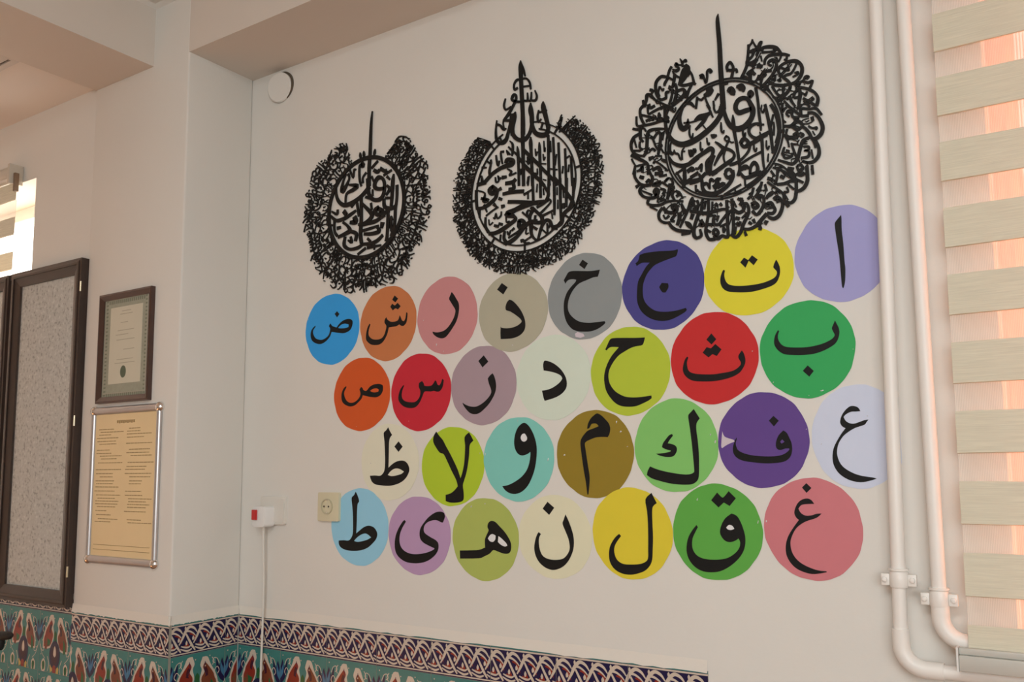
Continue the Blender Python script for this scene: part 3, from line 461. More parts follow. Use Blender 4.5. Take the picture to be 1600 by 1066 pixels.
M3="-3,3074,17 -24,2904,98 5,2321,120 16,1684,128 33,1207,135 49,733,142;28,816,135 8,676,129 -62,531,133 -213,372,143 -414,239,152 -616,137,160 -836,79,165 -1022,86,145 -1190,180,130 -1307,322,110 -1389,506,100 -1418,713,88 -1395,909,74 -1321,1075,56;44,812,95 71,629,94 128,422,113 219,258,123 359,162,140 517,166,153 645,256,146 727,379,133 748,532,139 699,686,116 633,813,99 525,864,114 413,835,123 346,724,118 358,609,117 435,535,126 577,549,125 702,559,100;167,1117,53 232,1149,167 293,1054,159 323,998,44;393,1173,64 471,1153,178 532,1090,158 546,1022,46;275,516,24 278,356,96 294,113,86 333,-150,78 363,-410,75 387,-636,78 397,-795,80 353,-944,82;-653,603,72 -551,645,158 -435,651,156 -335,676,106 -268,709,63;-352,664,90 -438,537,99 -541,447,91 -643,372,64;-939,603,42 -771,578,37 -620,587,52;-458,428,37 -387,322,37;-345,906,53 -283,777,54 -215,583,46;-173,865,50 -176,768,55 -130,676,53 -56,707,53 -37,800,26;-17,400,33 -18,279,57 -8,181,53 31,140,52 49,200,26;-269,158,30 -213,113,125 -140,113,50;100,44,51 155,0,44 160,-65,52 104,-76,45 58,-10,48 100,44,52;152,-71,36 222,-134,37 270,-136,33;135,-107,43 75,-238,59 20,-434,49 47,-598,47;-169,-41,44 -82,-116,73 27,-228,89 184,-309,73 269,-406,68 257,-514,77 143,-586,103 -36,-677,112 -200,-757,111 -331,-779,101;26,-259,105 -91,-395,87 -211,-594,43;173,-656,82 300,-650,83 428,-597,68 540,-510,60 621,-417,67 648,-313,73;442,-189,103 507,-109,99 599,-176,86 611,-273,118 516,-300,92 448,-222,72;611,-273,100 752,-241,117 908,-165,117 1047,-133,82;929,159,55 767,180,75 655,111,85 651,-14,74 740,-128,79 877,-190,75;499,115,39 503,3,61 532,-67,68 559,22,33;749,-303,31 746,-396,53 782,-466,48 808,-394,33;-377,101,33 -364,-15,47 -333,-70,48 -316,-26,31;-536,38,34 -540,-91,50 -526,-175,45 -483,-135,36;-790,-103,41 -776,-187,48 -745,-259,45 -715,-86,36 -676,-192,38 -657,-131,35;-799,-411,107 -630,-315,106 -428,-228,114 -296,-175,124 -232,-237,96 -269,-358,79 -387,-478,96 -375,-626,132 -379,-769,116;-220,-368,87 -307,-559,102 -313,-750,83;-804,-556,76 -755,-615,76;-671,-583,64 -605,-596,62 -519,-500,45 -541,-673,59;408,-703,59 567,-625,59 725,-564,58 905,-508,58;435,-850,34 484,-797,134 562,-797,122 599,-836,29;633,-967,64 654,-815,74 735,-722,96 808,-815,81 803,-954,98 725,-985,98 632,-998,89;54,-886,66 73,-779,86 169,-766,74 229,-888,89;-216,1328,36 -250,1287,199 -303,1186,182 -403,1162,71;-403,1162,47 -358,1004,54 -282,812,58;-586,1158,52 -608,999,61 -627,895,61;-587,1142,45 -489,1068,58 -421,1117,37;-858,1076,82 -757,1052,91 -676,950,60;-60,1109,72 -145,984,45;-187,962,49 -176,787,49;93,1314,67 173,1310,50;681,845,77 669,944,83 717,979,76 761,905,73 696,842,70;835,1029,76 866,800,69 887,533,69;-1353,1150,31 -1216,1067,39;-788,503,35 -809,360,51 -796,242,56 -747,182,54 -719,291,32;-961,1005,73 -1052,778,107 -1041,577,130 -959,459,145 -855,518,128 -834,678,26;-1255,260,27 -1301,138,45 -1323,-7,85 -1265,-102,80 -1212,-47,37;-1211,-14,32 -1179,-103,54 -1111,-134,54 -1064,-259,47 -1031,-298,31;-946,-4,27 -1008,-90,44 -1013,-285,52;-974,-97,33 -941,-104,41;-1335,-170,48 -1253,-319,84 -1085,-426,110 -917,-452,111 -747,-405,106 -612,-335,89;-1176,-614,54 -986,-528,62;-953,-527,78 -974,-695,78;-871,-608,106 -769,-563,116 -737,-618,77;-839,-92,33 -825,-193,40 -785,-267,45 -756,-110,36 -726,-230,38 -672,-95,35;871,613,46 893,371,69 915,131,61 918,5,46;854,145,55 991,121,39;1038,572,75 1089,278,82 1138,-45,90 1157,-329,75 1178,-581,67;1174,540,85 1273,329,93 1323,69,96 1330,-150,93 1277,-354,110;1211,297,48 1175,134,48 1139,-14,48;962,591,24 943,470,38 987,412,50 1005,486,24;894,-37,30 933,-218,76 938,-499,69 945,-734,61 962,-908,53;843,-167,100 983,-119,91 1106,-84,83;1220,123,30 1223,14,46 1209,-169,46;1038,-272,31 1034,-395,45 1061,-479,46 1094,-408,33;830,-523,41 923,-512,41;1072,-589,31 1051,-755,47;1178,-581,81 1259,-443,81 1325,-272,80;858,-1042,99 998,-961,99;-955,-620,86 -961,-831,104 -999,-970,88;-928,-870,117 -761,-869,100 -595,-869,99;-877,-831,53 -758,-772,53 -647,-729,52;-1158,-580,47 -1012,-854,63;-814,-908,102 -613,-881,104 -444,-753,88;-809,-762,53 -624,-685,61;-592,-740,63 -531,-897,80 -520,-1076,87 -442,-1218,120 -281,-1280,128 -119,-1262,109 44,-1181,102 159,-1076,102 227,-947,99 231,-822,80;39,-847,74 99,-954,89 195,-941,99;417,-921,72 507,-1033,90 662,-1032,97 879,-981,98;-266,-804,86 -184,-772,103;-485,-1002,99 -403,-1002,74 -342,-1141,42 -337,-982,51 -302,-925,100 -239,-969,60;-243,-1111,103 -161,-1063,137 -157,-952,104 -77,-952,65;-147,-1145,86 -33,-1087,118 31,-1084,49;-196,-1152,50 -215,-1244,42;7,-1348,59 184,-1270,59 408,-1178,50;22,-1367,57 213,-1354,49 402,-1342,56;264,-1253,39 277,-1334,39;506,-1064,47 516,-1222,52 576,-1265,58;577,-1249,116 718,-1182,116 860,-1085,99;-683,-997,59 -687,-1141,39 -636,-1102,44;-621,-1154,60 -492,-1241,75"
M3O="-496,1662,82 -437,1680,68 -423,1610,74 -489,1628,65;-406,1606,55 -361,1463,65 -324,1585,61 -319,1731,63 -252,1763,65 -213,1703,68 -254,1698,62;183,1615,72 171,1732,78 246,1809,72 314,1693,68 311,1597,81 216,1622,72;327,1593,59 391,1592,65 405,1524,62;311,1581,68 274,1429,85;799,2204,43 773,2131,44 707,2053,60 686,1898,66 665,1744,74;798,2188,36 849,2062,50 892,1969,68 797,1932,103 704,1942,50;694,2105,49 690,1994,49;829,1955,102 777,1809,61 665,1728,88 645,1621,76 594,1506,78 510,1368,70;999,2099,68 954,1968,76 886,1811,68;883,1701,88 771,1635,136 663,1680,62;771,1619,54 783,1520,39;638,1414,52 733,1453,95 824,1366,71;715,1378,96 710,1236,96;558,1387,59 635,1335,50 771,1188,60 865,1212,52 915,1310,51;925,1578,84 977,1484,70;-995,2229,31 -946,2131,65 -932,2027,59;-912,2139,46 -860,2150,91 -836,2118,45;-965,2069,33 -1033,2088,40 -1101,2123,113 -1086,2068,82;-1068,2064,48 -1036,1988,74 -1106,1956,86 -1191,2012,39;-1224,2088,67 -1278,2018,67 -1325,1879,66;-855,2032,83 -840,1952,215 -886,1831,242 -949,1714,188 -1012,1613,103;-806,1960,100 -784,1837,105 -812,1745,46;-766,1866,61 -702,1749,56 -657,1539,73;-1047,1605,63 -912,1538,75 -691,1531,68 -625,1498,62;-726,1490,65 -797,1376,74 -869,1228,111;-1369,1873,67 -1508,1910,84 -1634,1807,87 -1656,1642,81 -1625,1465,74 -1523,1330,71 -1383,1338,71;-1334,1864,61 -1215,1766,53;-1335,1814,67 -1408,1715,76 -1418,1667,56;-1550,1666,47 -1588,1540,54 -1556,1431,42;-1532,1662,40 -1473,1546,46 -1446,1589,48;-1382,1354,62 -1379,1471,76 -1309,1471,62;-1143,1865,82 -1164,1736,82 -1203,1578,74;-1271,1596,94 -1290,1550,75;-1205,1495,46 -1244,1320,65 -1300,1167,65;-1132,1627,59 -1102,1452,80 -1160,1216,92 -1215,1129,113;-1192,1962,39 -1143,1865,53 -1025,1767,45;-1103,1436,71 -931,1443,77 -901,1319,111 -1040,1203,94 -1180,1121,75;-1798,1644,80 -1728,1610,68 -1766,1517,52 -1680,1377,48;-1969,1260,67 -1912,1400,76 -1891,1531,98 -1819,1530,72;-2001,1422,63 -1987,1265,72;-1820,1496,46 -1646,1335,54 -1422,1179,54 -1217,1036,54;-1825,1294,35 -1809,1188,78 -1702,1213,74;-1528,1111,93 -1458,1137,75;920,1994,70 985,2071,105 1009,2096,53;1009,1889,86 1042,1943,77 1195,1924,86 1345,1858,77 1431,1724,69 1443,1658,73;1023,1837,64 1145,1811,48 1312,1789,51 1299,1855,88;1058,1542,57 1078,1647,69 1172,1717,77 1339,1702,80 1518,1653,69 1628,1599,44;1444,1673,64 1425,1584,41 1378,1519,42;1576,1606,48 1558,1517,59 1514,1529,39;981,1753,45 1000,1637,38;904,1535,110 996,1511,79;1209,1470,50 1150,1517,57 1167,1576,69 1259,1598,67 1332,1500,73 1312,1379,83 1231,1243,77 1104,1119,77 962,1013,78;1067,1365,64 1204,1345,56;1021,1361,84 1065,1287,81 1001,1240,68 950,1095,67;1586,1462,63 1748,1434,89 1862,1341,80 1901,1207,89 1866,1061,89 1759,950,75 1639,919,66;1748,1434,80 1570,1451,66 1434,1409,68 1371,1332,72 1396,1215,69 1497,1095,68 1597,976,75 1622,861,78 1558,753,84 1420,648,84 1312,580,76;1150,1107,56 1267,998,73 1461,933,78 1610,926,64;1221,963,70 1291,820,62 1377,705,72 1453,717,66;1461,933,61 1460,715,61;1774,1349,49 1726,1253,50 1649,1165,59 1559,1157,66 1499,1142,50;1583,1385,36 1608,1254,51 1505,1312,51 1417,1367,43;1690,1076,41 1779,1100,50 1811,1153,47 1737,1157,40;1786,897,58 1905,928,50 1966,1004,66 2038,986,54 1993,951,50;1933,905,50 2018,853,62 2120,872,48 2057,735,64;1812,798,60 1927,753,65 2069,671,69 2179,552,66 2217,421,79 2183,292,91;1686,597,64 1719,697,74 1810,752,71 1834,622,90 1796,416,75 1807,312,72;1832,577,64 1714,575,56;1981,647,48 1949,579,58 1921,616,41 1865,661,35;2091,498,54 2117,445,55 2059,429,49;1903,513,63 2015,424,62 2140,303,68;1915,449,54 2025,300,60;1598,635,84 1638,516,69 1707,392,54;1480,648,42 1552,584,42;1289,1181,65 1271,1107,56 1198,1189,35;1346,1088,44 1405,1057,68 1392,1107,43;1024,1013,63 1115,990,94;1114,959,49 1227,742,49 1343,589,48;1226,711,45 1331,670,45;1476,556,55 1589,405,55;1325,530,46 1444,502,54;-1968,1298,97 -2078,1222,78 -2082,1053,80 -2014,867,75 -1962,787,64;-1879,1277,63 -1866,1053,56 -1741,1074,65 -1563,1116,73 -1388,1125,71;-2045,1061,57 -1745,923,64 -1501,799,79 -1329,726,64;-2190,1044,55 -2177,819,65 -2016,782,69 -1749,772,71 -1537,791,71;-1424,1083,80 -1432,800,80;-1584,1003,53 -1577,934,108 -1587,870,55;-1924,880,74 -1852,897,67 -1835,860,49;-1394,892,46 -1344,830,69 -1380,788,57;-1389,1108,54 -1185,943,61;-2288,759,66 -2144,709,69 -2000,711,49 -1948,631,56;-2089,748,92 -2095,478,88 -2025,378,56;-2115,380,55 -2118,246,68 -2048,180,63;-1420,563,50 -1612,606,68 -1806,616,91 -1896,552,95 -1919,338,92 -1942,107,94 -2016,5,76;-2092,596,75 -2274,534,88 -2351,380,85 -2318,186,74 -2159,51,63 -2016,5,66;-2275,517,61 -2208,265,44;-2300,199,51 -2120,161,59;-2339,89,95 -2125,-57,95 -1932,-198,79 -1900,-338,79 -1903,-471,90;-2341,-13,50 -2237,-203,47 -2129,-208,52 -1950,-211,52;-2255,-217,66 -2295,-395,85;-1810,432,64 -1740,400,74 -1649,497,66 -1562,495,66 -1568,262,81 -1627,-26,73;-1758,387,59 -1692,188,58 -1625,74,56;-1475,475,55 -1514,317,64;-1554,109,48 -1488,-22,48;-1853,105,55 -1764,137,58 -1713,75,63;-1858,-95,108 -1770,-80,72;-1699,-61,50 -1542,-94,41;-1756,-233,56 -1719,-191,48 -1565,-305,54 -1396,-488,54;-1777,-396,90 -1636,-357,83 -1568,-437,78;-1527,-197,78 -1441,-247,93;-2204,-345,54 -2114,-329,75 -2058,-256,79 -2061,-390,73;-1710,-509,101 -1535,-527,101;1566,182,48 1510,258,49 1614,279,56 1653,147,69 1784,101,60;1517,457,56 1675,311,62 1829,136,64 1988,99,68;1428,478,61 1423,325,63 1469,375,58 1515,395,42;1824,383,73 1831,182,73;1879,293,60 2022,243,60 2166,224,63 2273,62,60;1990,159,68 2104,132,70 2214,1,80 2290,-213,91 2255,-371,101 2152,-454,96 2080,-453,77;2072,34,84 2083,-30,70;1992,-145,42 2076,-210,44 2162,-214,56 2146,-256,46;2073,-285,34 2113,-369,34;1420,263,52 1430,137,42 1487,62,41;1454,-23,70 1602,-41,65 1723,38,80 1809,-12,83 1878,-89,54;1697,121,67 1692,0,60;1630,-78,63 1744,-166,91 1862,-131,66 1973,-263,81 2026,-381,75 2092,-531,68 2115,-657,49;1799,-254,48 1869,-316,64 1810,-348,65;1510,-113,62 1491,-216,50 1562,-294,59 1738,-317,81 1726,-238,72 1652,-267,65;1446,-222,56 1515,-375,49 1539,-519,43;1517,-330,46 1736,-362,54;1996,-404,64 1865,-436,81 1801,-559,86 1751,-731,85 1702,-858,88 1597,-928,77 1423,-847,65 1291,-774,51;1600,-455,50 1638,-616,63 1690,-779,63;1600,-470,45 1731,-506,45;2135,-510,61 2186,-672,77 2178,-850,91 2074,-964,87 1944,-968,67 1831,-914,58;2027,-698,42 2048,-884,49;1873,-590,53 1973,-611,54 1956,-683,64 1869,-680,41 1969,-716,47 1950,-833,72 1805,-833,62;1435,-512,47 1401,-627,67 1441,-758,57 1574,-755,65 1606,-686,47;1491,-616,106 1535,-625,61;1696,-1008,55 1736,-1107,72 1824,-1079,77 1785,-981,63 1711,-996,63;1912,-1052,87 1918,-1258,86;2027,-1060,64 2034,-1241,64;1505,-1016,89 1606,-1051,89;1213,-850,52 1346,-908,43 1474,-1040,48 1586,-1193,48;1165,-933,45 1313,-978,43 1412,-1120,49;1660,-1183,46 1733,-1182,93;-2276,-360,81 -2261,-498,76 -2139,-673,79 -1963,-757,84 -1820,-717,84 -1799,-554,73;-2118,-509,97 -2047,-540,96;-1961,-673,65 -1889,-620,66 -1873,-690,52;-2231,-740,93 -2158,-703,56;-2052,-740,85 -2144,-857,91 -2058,-1006,79 -1882,-1088,82 -1724,-1083,91 -1651,-964,107 -1702,-889,83 -1756,-945,89 -1706,-1053,82;-2072,-870,40 -1828,-1015,63;-1654,-1079,54 -1675,-1224,45;-1900,-1101,74 -1938,-1211,74 -1799,-1285,73 -1590,-1305,77 -1450,-1264,69 -1245,-1268,57 -1025,-1323,56;-1870,-1306,55 -1697,-1418,47;-1558,-1393,73 -1647,-1509,81 -1634,-1659,73 -1515,-1761,71 -1378,-1783,65;-1523,-1399,94 -1423,-1515,93 -1252,-1560,93 -1183,-1490,105 -1213,-1371,85 -1300,-1405,88 -1234,-1514,79;-1588,-1207,70 -1500,-1189,64 -1467,-1245,56;-1356,-953,89 -1414,-1188,80;-1238,-1024,72 -1292,-1112,78 -1244,-1235,65;-1787,-773,99 -1647,-799,89 -1593,-727,78 -1733,-750,70;-1867,-441,82 -1782,-607,65;-1552,-503,83 -1607,-592,54 -1433,-592,68;-1541,-753,62 -1355,-904,62 -1235,-926,65;-1436,-724,55 -1366,-671,55 -1472,-750,73;-1298,-701,50 -1268,-854,73 -1370,-835,49;-1580,-911,63 -1477,-963,74 -1531,-1052,73;-1187,-1033,61 -1104,-1114,101 -1174,-1166,72;-1071,-1136,56 -1023,-1242,48;-1061,-1382,65 -1014,-1519,98 -1000,-1619,75;-1395,-1780,71 -1313,-1908,93 -1163,-2013,93 -996,-2055,96 -846,-2079,64;-1220,-1614,72 -1325,-1727,88 -1258,-1770,62;-1118,-1599,120 -1121,-1728,105 -1176,-1865,88;-1110,-1940,53 -1021,-1777,71 -915,-1585,70 -825,-1358,79 -790,-1284,53;-1528,-1579,48 -1478,-1669,48 -1391,-1618,71;-972,-1833,46 -891,-1911,138 -811,-2020,61;-1065,-2125,66 -864,-2124,57;-785,-1688,104 -820,-1778,87;-672,-1578,80 -764,-1562,80;-795,-2055,65 -767,-2219,71 -693,-2279,68;-678,-1770,60 -778,-2042,60;-529,-1379,67 -570,-1660,76;-774,-1271,53 -827,-1358,53;-775,-1303,65 -747,-1469,82;-661,-1372,72 -631,-1489,70 -731,-1504,67;-457,-1424,59 -486,-1594,50;-287,-1470,49 -301,-1658,49;-208,-1531,89 -177,-1569,59;-96,-1551,89 -65,-1588,59;-383,-1421,74 -392,-1722,75 -431,-1922,75 -471,-2154,81 -395,-2340,83 -266,-2360,94;-834,-1599,79 -669,-1643,86 -457,-1711,96 -245,-1699,90 -52,-1685,72 43,-1701,63;58,-1499,72 65,-1768,80 63,-2081,79 71,-2317,79;185,-1490,79 199,-1791,79 204,-2104,79 182,-2288,72;-637,-1696,86 -727,-1922,86 -766,-2139,91 -703,-2261,77 -587,-2231,77 -608,-2085,65;-576,-1866,94 -531,-1985,103 -628,-1954,78;200,-1744,83 72,-1801,67 -60,-1936,68 -159,-2030,74 -270,-1980,69 -248,-1794,66;-153,-1826,59 -188,-1915,67;-410,-1783,81 -297,-1786,48;-400,-1991,79 -320,-2004,79;-113,-2085,49 32,-2045,57;-278,-2232,81 -276,-2153,76 -211,-2132,67 -166,-2233,82 -248,-2299,114 -170,-2359,95 -72,-2311,79 53,-2362,83 73,-2240,65;-34,-2113,55 -28,-2177,96 -38,-2238,49;-421,-2130,75 -357,-2172,60;150,-2314,89 257,-2393,88 370,-2286,90 438,-2111,90 537,-1942,81 573,-1793,77 532,-1646,65 439,-1645,63;232,-1750,88 339,-1830,93 450,-1787,83 469,-1681,64;249,-2158,72 229,-2311,56;272,-1944,90 334,-1970,90;284,-2070,88 329,-2124,81 363,-2052,65;223,-1544,52 281,-1680,45;334,-1501,73 426,-1565,90 376,-1650,83;412,-1967,50 524,-1877,58;567,-1543,66 647,-1464,66 698,-1319,65;654,-1683,97 732,-1666,88 790,-1753,94 712,-1786,91 653,-1714,72;664,-1855,86 753,-1947,77 856,-1872,98;768,-1517,86 826,-1590,71;772,-1394,50 868,-1288,58;578,-2103,87 623,-2141,58;672,-2057,88 700,-2123,58;465,-2239,78 619,-2249,80 846,-2147,97;463,-2301,60 491,-2383,75;802,-2278,73 841,-2299,58;793,-1555,98 856,-1520,91 929,-1595,74 907,-1776,79 811,-1928,81;989,-1606,65 1037,-1553,98 1098,-1518,114 1145,-1481,65;1013,-1794,88 999,-1746,98 1090,-1731,87 1132,-1815,78 1057,-1832,79;1147,-1818,65 1174,-1914,77 1111,-1979,79 1007,-1946,60;1168,-1653,97 1229,-1618,90 1301,-1692,90 1225,-1724,80;1344,-1730,67 1338,-1881,85 1258,-2050,96 1136,-2105,92 1019,-2040,65;976,-1972,97 866,-2076,97 772,-2168,98;969,-2169,115 939,-2149,87;815,-2236,87 829,-2269,73;1033,-1245,57 1179,-1380,56 1365,-1567,63 1388,-1738,71 1472,-1874,83;1394,-1587,56 1463,-1721,49;1669,-1335,74 1660,-1560,82 1624,-1735,85 1533,-1809,78 1432,-1761,58;1255,-1333,69 1403,-1345,78 1552,-1313,78 1640,-1330,75;1268,-983,69 1246,-1178,62 1196,-1322,63;1313,-992,56 1457,-1112,63 1613,-1249,63 1812,-1393,56;1906,-1200,86 1914,-1367,90 1836,-1517,94 1717,-1571,78 1675,-1548,57;1336,-1165,85 1394,-1206,85;1491,-1377,55 1603,-1504,55;1396,-1542,70 1484,-1543,47 1459,-1447,50;970,-1294,59 996,-1423,66;897,-1219,64 829,-1407,65 733,-1529,66;1117,-999,56 1188,-1121,63;1036,-1168,58 1124,-1216,58;1518,-1063,84 1603,-1140,83 1643,-1239,70;1704,-1175,86 1789,-1222,91 1849,-1189,79;2024,-1133,70 2041,-1226,56;1766,-1082,69 1792,-1147,55"
# ================================================================== tiled dado
TM = [mat('tile teal', lin((62, 124, 120)), .22, var=.12, vscale=30), mat('tile navy', lin((28, 24, 66)), .22),
      mat('tile cream', lin((205, 190, 174)), .22), mat('tile red', lin((138, 46, 32)), .22),
      mat('tile brown red', lin((120, 62, 40)), .22), mat('tile sky blue', lin((62, 116, 150)), .22),
      mat('tile green', lin((40, 92, 50)), .22), mat('tile maroon', lin((70, 24, 34)), .22),
      mat('tile yellow', lin((196, 168, 90)), .22), mat('tile body', lin((150, 146, 134)), .5)]
TEAL, NAVY, CREAM, RED, BRN, SKY, GRN, MAR, YEL, BODY = range(10)
def clip(poly, x0, x1, z0, z1):
    def side(p, f, g):
        out = []
        for i in range(len(p)):
            a = p[i-1]; c = p[i]; fa, fc = f(a), f(c)
            if fa >= 0:
                if fc >= 0: out.append(c)
                else: out.append(g(a, c, fa/(fa-fc)))
            elif fc >= 0:
                out.append(g(a, c, fa/(fa-fc))); out.append(c)
        return out
    g = lambda a, c, t: (a[0]+(c[0]-a[0])*t, a[1]+(c[1]-a[1])*t)
    for f in (lambda q: q[0]-x0, lambda q: x1-q[0], lambda q: q[1]-z0, lambda q: z1-q[1]):
        if len(poly) < 3: return []
        poly = side(poly, f, g)
    return poly
class Tile:
    def __init__(s, w, h): s.w = w; s.h = h; s.mb = MB(); s.k = 0
    def shape(s, pts, mi, sm=3, hole=None):
        pts = smooth_ring([tuple(p) for p in pts], sm) if sm else pts
        p = clip(pts, 0.0006, s.w-.0006, .0006, s.h-.0006)
        q = []
        for a in p:
            if not q or math.hypot(a[0]-q[-1][0], a[1]-q[-1][1]) > 1e-5: q.append(a)
        if len(q) < 3: return
        s.k += 1
        y = -.0085-.00002*s.k
        tri = tessellate_polygon([[Vector((x, z, 0)) for x, z in q]])
        fs = []
        for a, b_, c in tri:
            ar = (q[b_][0]-q[a][0])*(q[c][1]-q[a][1])-(q[c][0]-q[a][0])*(q[b_][1]-q[a][1])
            if abs(ar) < 1e-13: continue
            fs.append((a, b_, c) if ar > 0 else (a, c, b_))
        s.mb.add([(x, y, z) for x, z in q], fs, mi)
    def line(s, pts, w, mi):
        P = catmull([p if len(p) == 3 else (p[0], p[1], w) for p in pts], 4)
        n = len(P); A = []; B = []
        for i, p in enumerate(P):
            a = P[max(i-1, 0)]; c = P[min(i+1, n-1)]; dx, dz = c[0]-a[0], c[1]-a[1]; l = math.hypot(dx, dz) or 1e-9
            A.append((p[0]-dz/l*p[2]/2, p[1]+dx/l*p[2]/2)); B.append((p[0]+dz/l*p[2]/2, p[1]-dx/l*p[2]/2))
        s.shape(A+B[::-1], mi, 0)
    def mesh(s, base):
        b_ = MB(); g = .0003
        b_.box(g, s.w-g, -.0084, 0, g, s.h-g, BODY)
        b_.v += []; 
        b_.add([(.0006, -.00845, .0006), (s.w-.0006, -.00845, .0006), (s.w-.0006, -.00845, s.h-.0006), (.0006, -.00845, s.h-.0006)], [(0, 1, 2, 3)], base)
        o = len(b_.v); b_.v += s.mb.v; b_.f += [tuple(i+o for i in f) for f in s.mb.f]; b_.m += s.mb.m
        me = bpy.data.meshes.new('tile'); me.from_pydata(b_.v, [], b_.f)
        for m in TM: me.materials.append(m)
        me.polygons.foreach_set('material_index', b_.m); me.update()
        return me
def border_tile(w, units):
    t = Tile(w, .098); H = .098; p = w/units
    t.shape([(0, H), (w, H), (w, H-.006), (0, H-.006)], TEAL, 0)
    t.shape([(0, H-.007), (w, H-.007), (w, H-.011), (0, H-.011)], CREAM, 0)
    t.shape([(0, .007), (w, .007), (w, .0035), (0, .0035)], CREAM, 0)
    for i in range(-1, units+1):
        X = lambda u: (i+u)*p
        Z = lambda v: .010+v*.074
        q = lambda L_: [(X(a), Z(c)) for a, c in L_]
        t.shape(q([(.34, .70), (.60, .74), (.80, .55), (.86, .34), (.72, .42), (.55, .55)]), RED)
        t.shape(q([(-.02, .20), (.10, .48), (.24, .36), (.36, .22), (.20, .16)]), RED)
        t.shape(q([(.40, .66), (.52, .44), (.66, .24), (.74, .30), (.70, .48), (.58, .62)]), NAVY)
        t.shape(q([(-.04, .28), (.04, .54), (.13, .60), (.16, .42), (.10, .26)]), NAVY)
        C = lambda L_, w_: t.line([(X(a), Z(c), w_*k) for a, c, k in L_], w_, CREAM)
        C([(-.34, .30, .5), (-.12, .54, 1.0), (.08, .80, 1.3), (.36, .97, 1.2), (.68, .90, .9), (.90, .72, .4)], .0070)
        C([(.06, .82, 1.3), (.34, .80, 1.1), (.62, .70, .8), (.80, .58, .5)], .0050)
        C([(.12, .72, .8), (.34, .46, 1.1), (.58, .20, 1.2), (.80, .00, .7)], .0060)
        C([(-.24, .14, .6), (.02, .06, 1.0), (.30, .02, 1.2), (.56, .08, .8)], .0048)
        C([(-.20, .24, .6), (.06, .18, 1.0), (.32, .16, 1.0), (.48, .22, .6)], .0050)
        t.shape(q([(.10, .34), (.17, .44), (.24, .36), (.22, .26), (.13, .24)]), CREAM)
        t.shape(q([(.56, .52), (.64, .60), (.72, .50), (.66, .42), (.58, .42)]), CREAM)
        t.shape(q([(.02, .96), (.08, 1.02), (.14, .96), (.10, .88), (.04, .88)]), CREAM)
    return t.mesh(NAVY)
def field_tile(x0=0.0, w=.2, width=.2):
    """x0..x0+w of the 20 cm pattern"""
    k = width/w if False else 1.0
    t = Tile(w, .2)
    def S(L_, mi, sm=3): t.shape([(a*.2-x0, .2-c*.2) for a, c in L_], mi, sm)
    def Ln(L_, w_, mi): t.line([(a*.2-x0, .2-c*.2) for a, c in L_], w_, mi)
    for s in (0, 1):
        F = (lambda L_: L_) if s == 0 else (lambda L_: [(1-a, c+.03) for a, c in L_])
        S(F([(.32, .06), (.41, .05), (.45, .16), (.42, .24), (.45, .36), (.43, .46), (.34, .60), (.12, .62), (.12, .46), (.17, .32), (.26, .18)]), CREAM)
        S(F([(.36, .13), (.40, .20), (.37, .28), (.42, .36), (.41, .45), (.33, .57), (.15, .59), (.15, .46), (.20, .33), (.28, .22)]), RED if s == 0 else BRN)
        S(F([(.34, .20), (.38, .24), (.34, .30), (.36, .36), (.30, .34), (.31, .26)]), MAR)
        S(F([(.17, .52), (.24, .44), (.36, .48), (.33, .56), (.20, .58)]), GRN if s == 0 else RED)
        Ln(F([(.10, .20), (.14, .12), (.20, .10), (.22, .15), (.18, .18)]), .0022, CREAM)
        Ln(F([(.04, .56), (.08, .64), (.14, .66), (.16, .60)]), .0022, CREAM)
        S(F([(.18, .62), (.20, .48), (.25, .40), (.26, .55), (.24, .64)]), GRN if s else BRN)
        Ln(F([(.36, .12), (.37, .24), (.33, .34)]), .0022, NAVY)
        # blue tulip at the tile edge (half on each tile)
        S(F([(-.16, .10), (-.10, .24), (-.05, .12), (.0, .26), (.05, .12), (.10, .24), (.16, .10), (.15, .30), (.08, .44), (.0, .50), (-.08, .44), (-.15, .30)]), NAVY)
        S(F([(-.08, .16), (-.02, .30), (.0, .16), (.02, .30), (.08, .16), (.07, .32), (.0, .42), (-.07, .32)]), SKY)
        Ln(F([(.0, .48), (.04, .58), (.10, .70), (.20, .78)]), .0020, CREAM)
        # curls
        Ln(F([(.10, .50), (.17, .40), (.19, .30), (.14, .24), (.10, .30), (.13, .35)]), .0024, CREAM)
        Ln(F([(.24, .08), (.20, .14), (.23, .20)]), .0022, CREAM)
        S(F([(.10, .84), (.16, .78), (.22, .84), (.22, .98), (.14, 1.02), (.09, .94)]), CREAM)
        S(F([(.12, .86), (.16, .82), (.20, .86), (.19, .95), (.14, .98)]), GRN)
        S(F([(.36, .88), (.42, .84), (.44, .96), (.38, 1.0)]), YEL)
        Ln(F([(.28, .74), (.33, .86), (.30, .98)]), .0030, CREAM)
    S([(.46, .36), (.50, .30), (.54, .36), (.53, .48), (.47, .48)], GRN)
    S([(.40, .52), (.50, .47), (.60, .52), (.66, .66), (.64, .82), (.56, .92), (.44, .92), (.36, .82), (.34, .66)], NAVY)
    S([(.42, .60), (.50, .54), (.58, .60), (.60, .74), (.55, .86), (.45, .86), (.40, .74)], MAR)
    S([(.47, .60), (.50, .55), (.53, .60), (.54, .70), (.50, .74), (.46, .70)], CREAM)
    S([(.45, .90), (.50, .86), (.55, .90), (.55, .99), (.45, .99)], RED)
    for a, c in ((.06, .06), (.30, .10), (.72, .08), (.92, .62), (.08, .72), (.64, .22), (.46, .10)):
        S([(a-.012, c), (a, c-.012), (a+.012, c), (a, c+.012)], CREAM, 0)
    return t.mesh(TEAL)
B4 = border_tile(.2, 4); B1 = border_tile(.05, 1); B2 = border_tile(.121, 2)
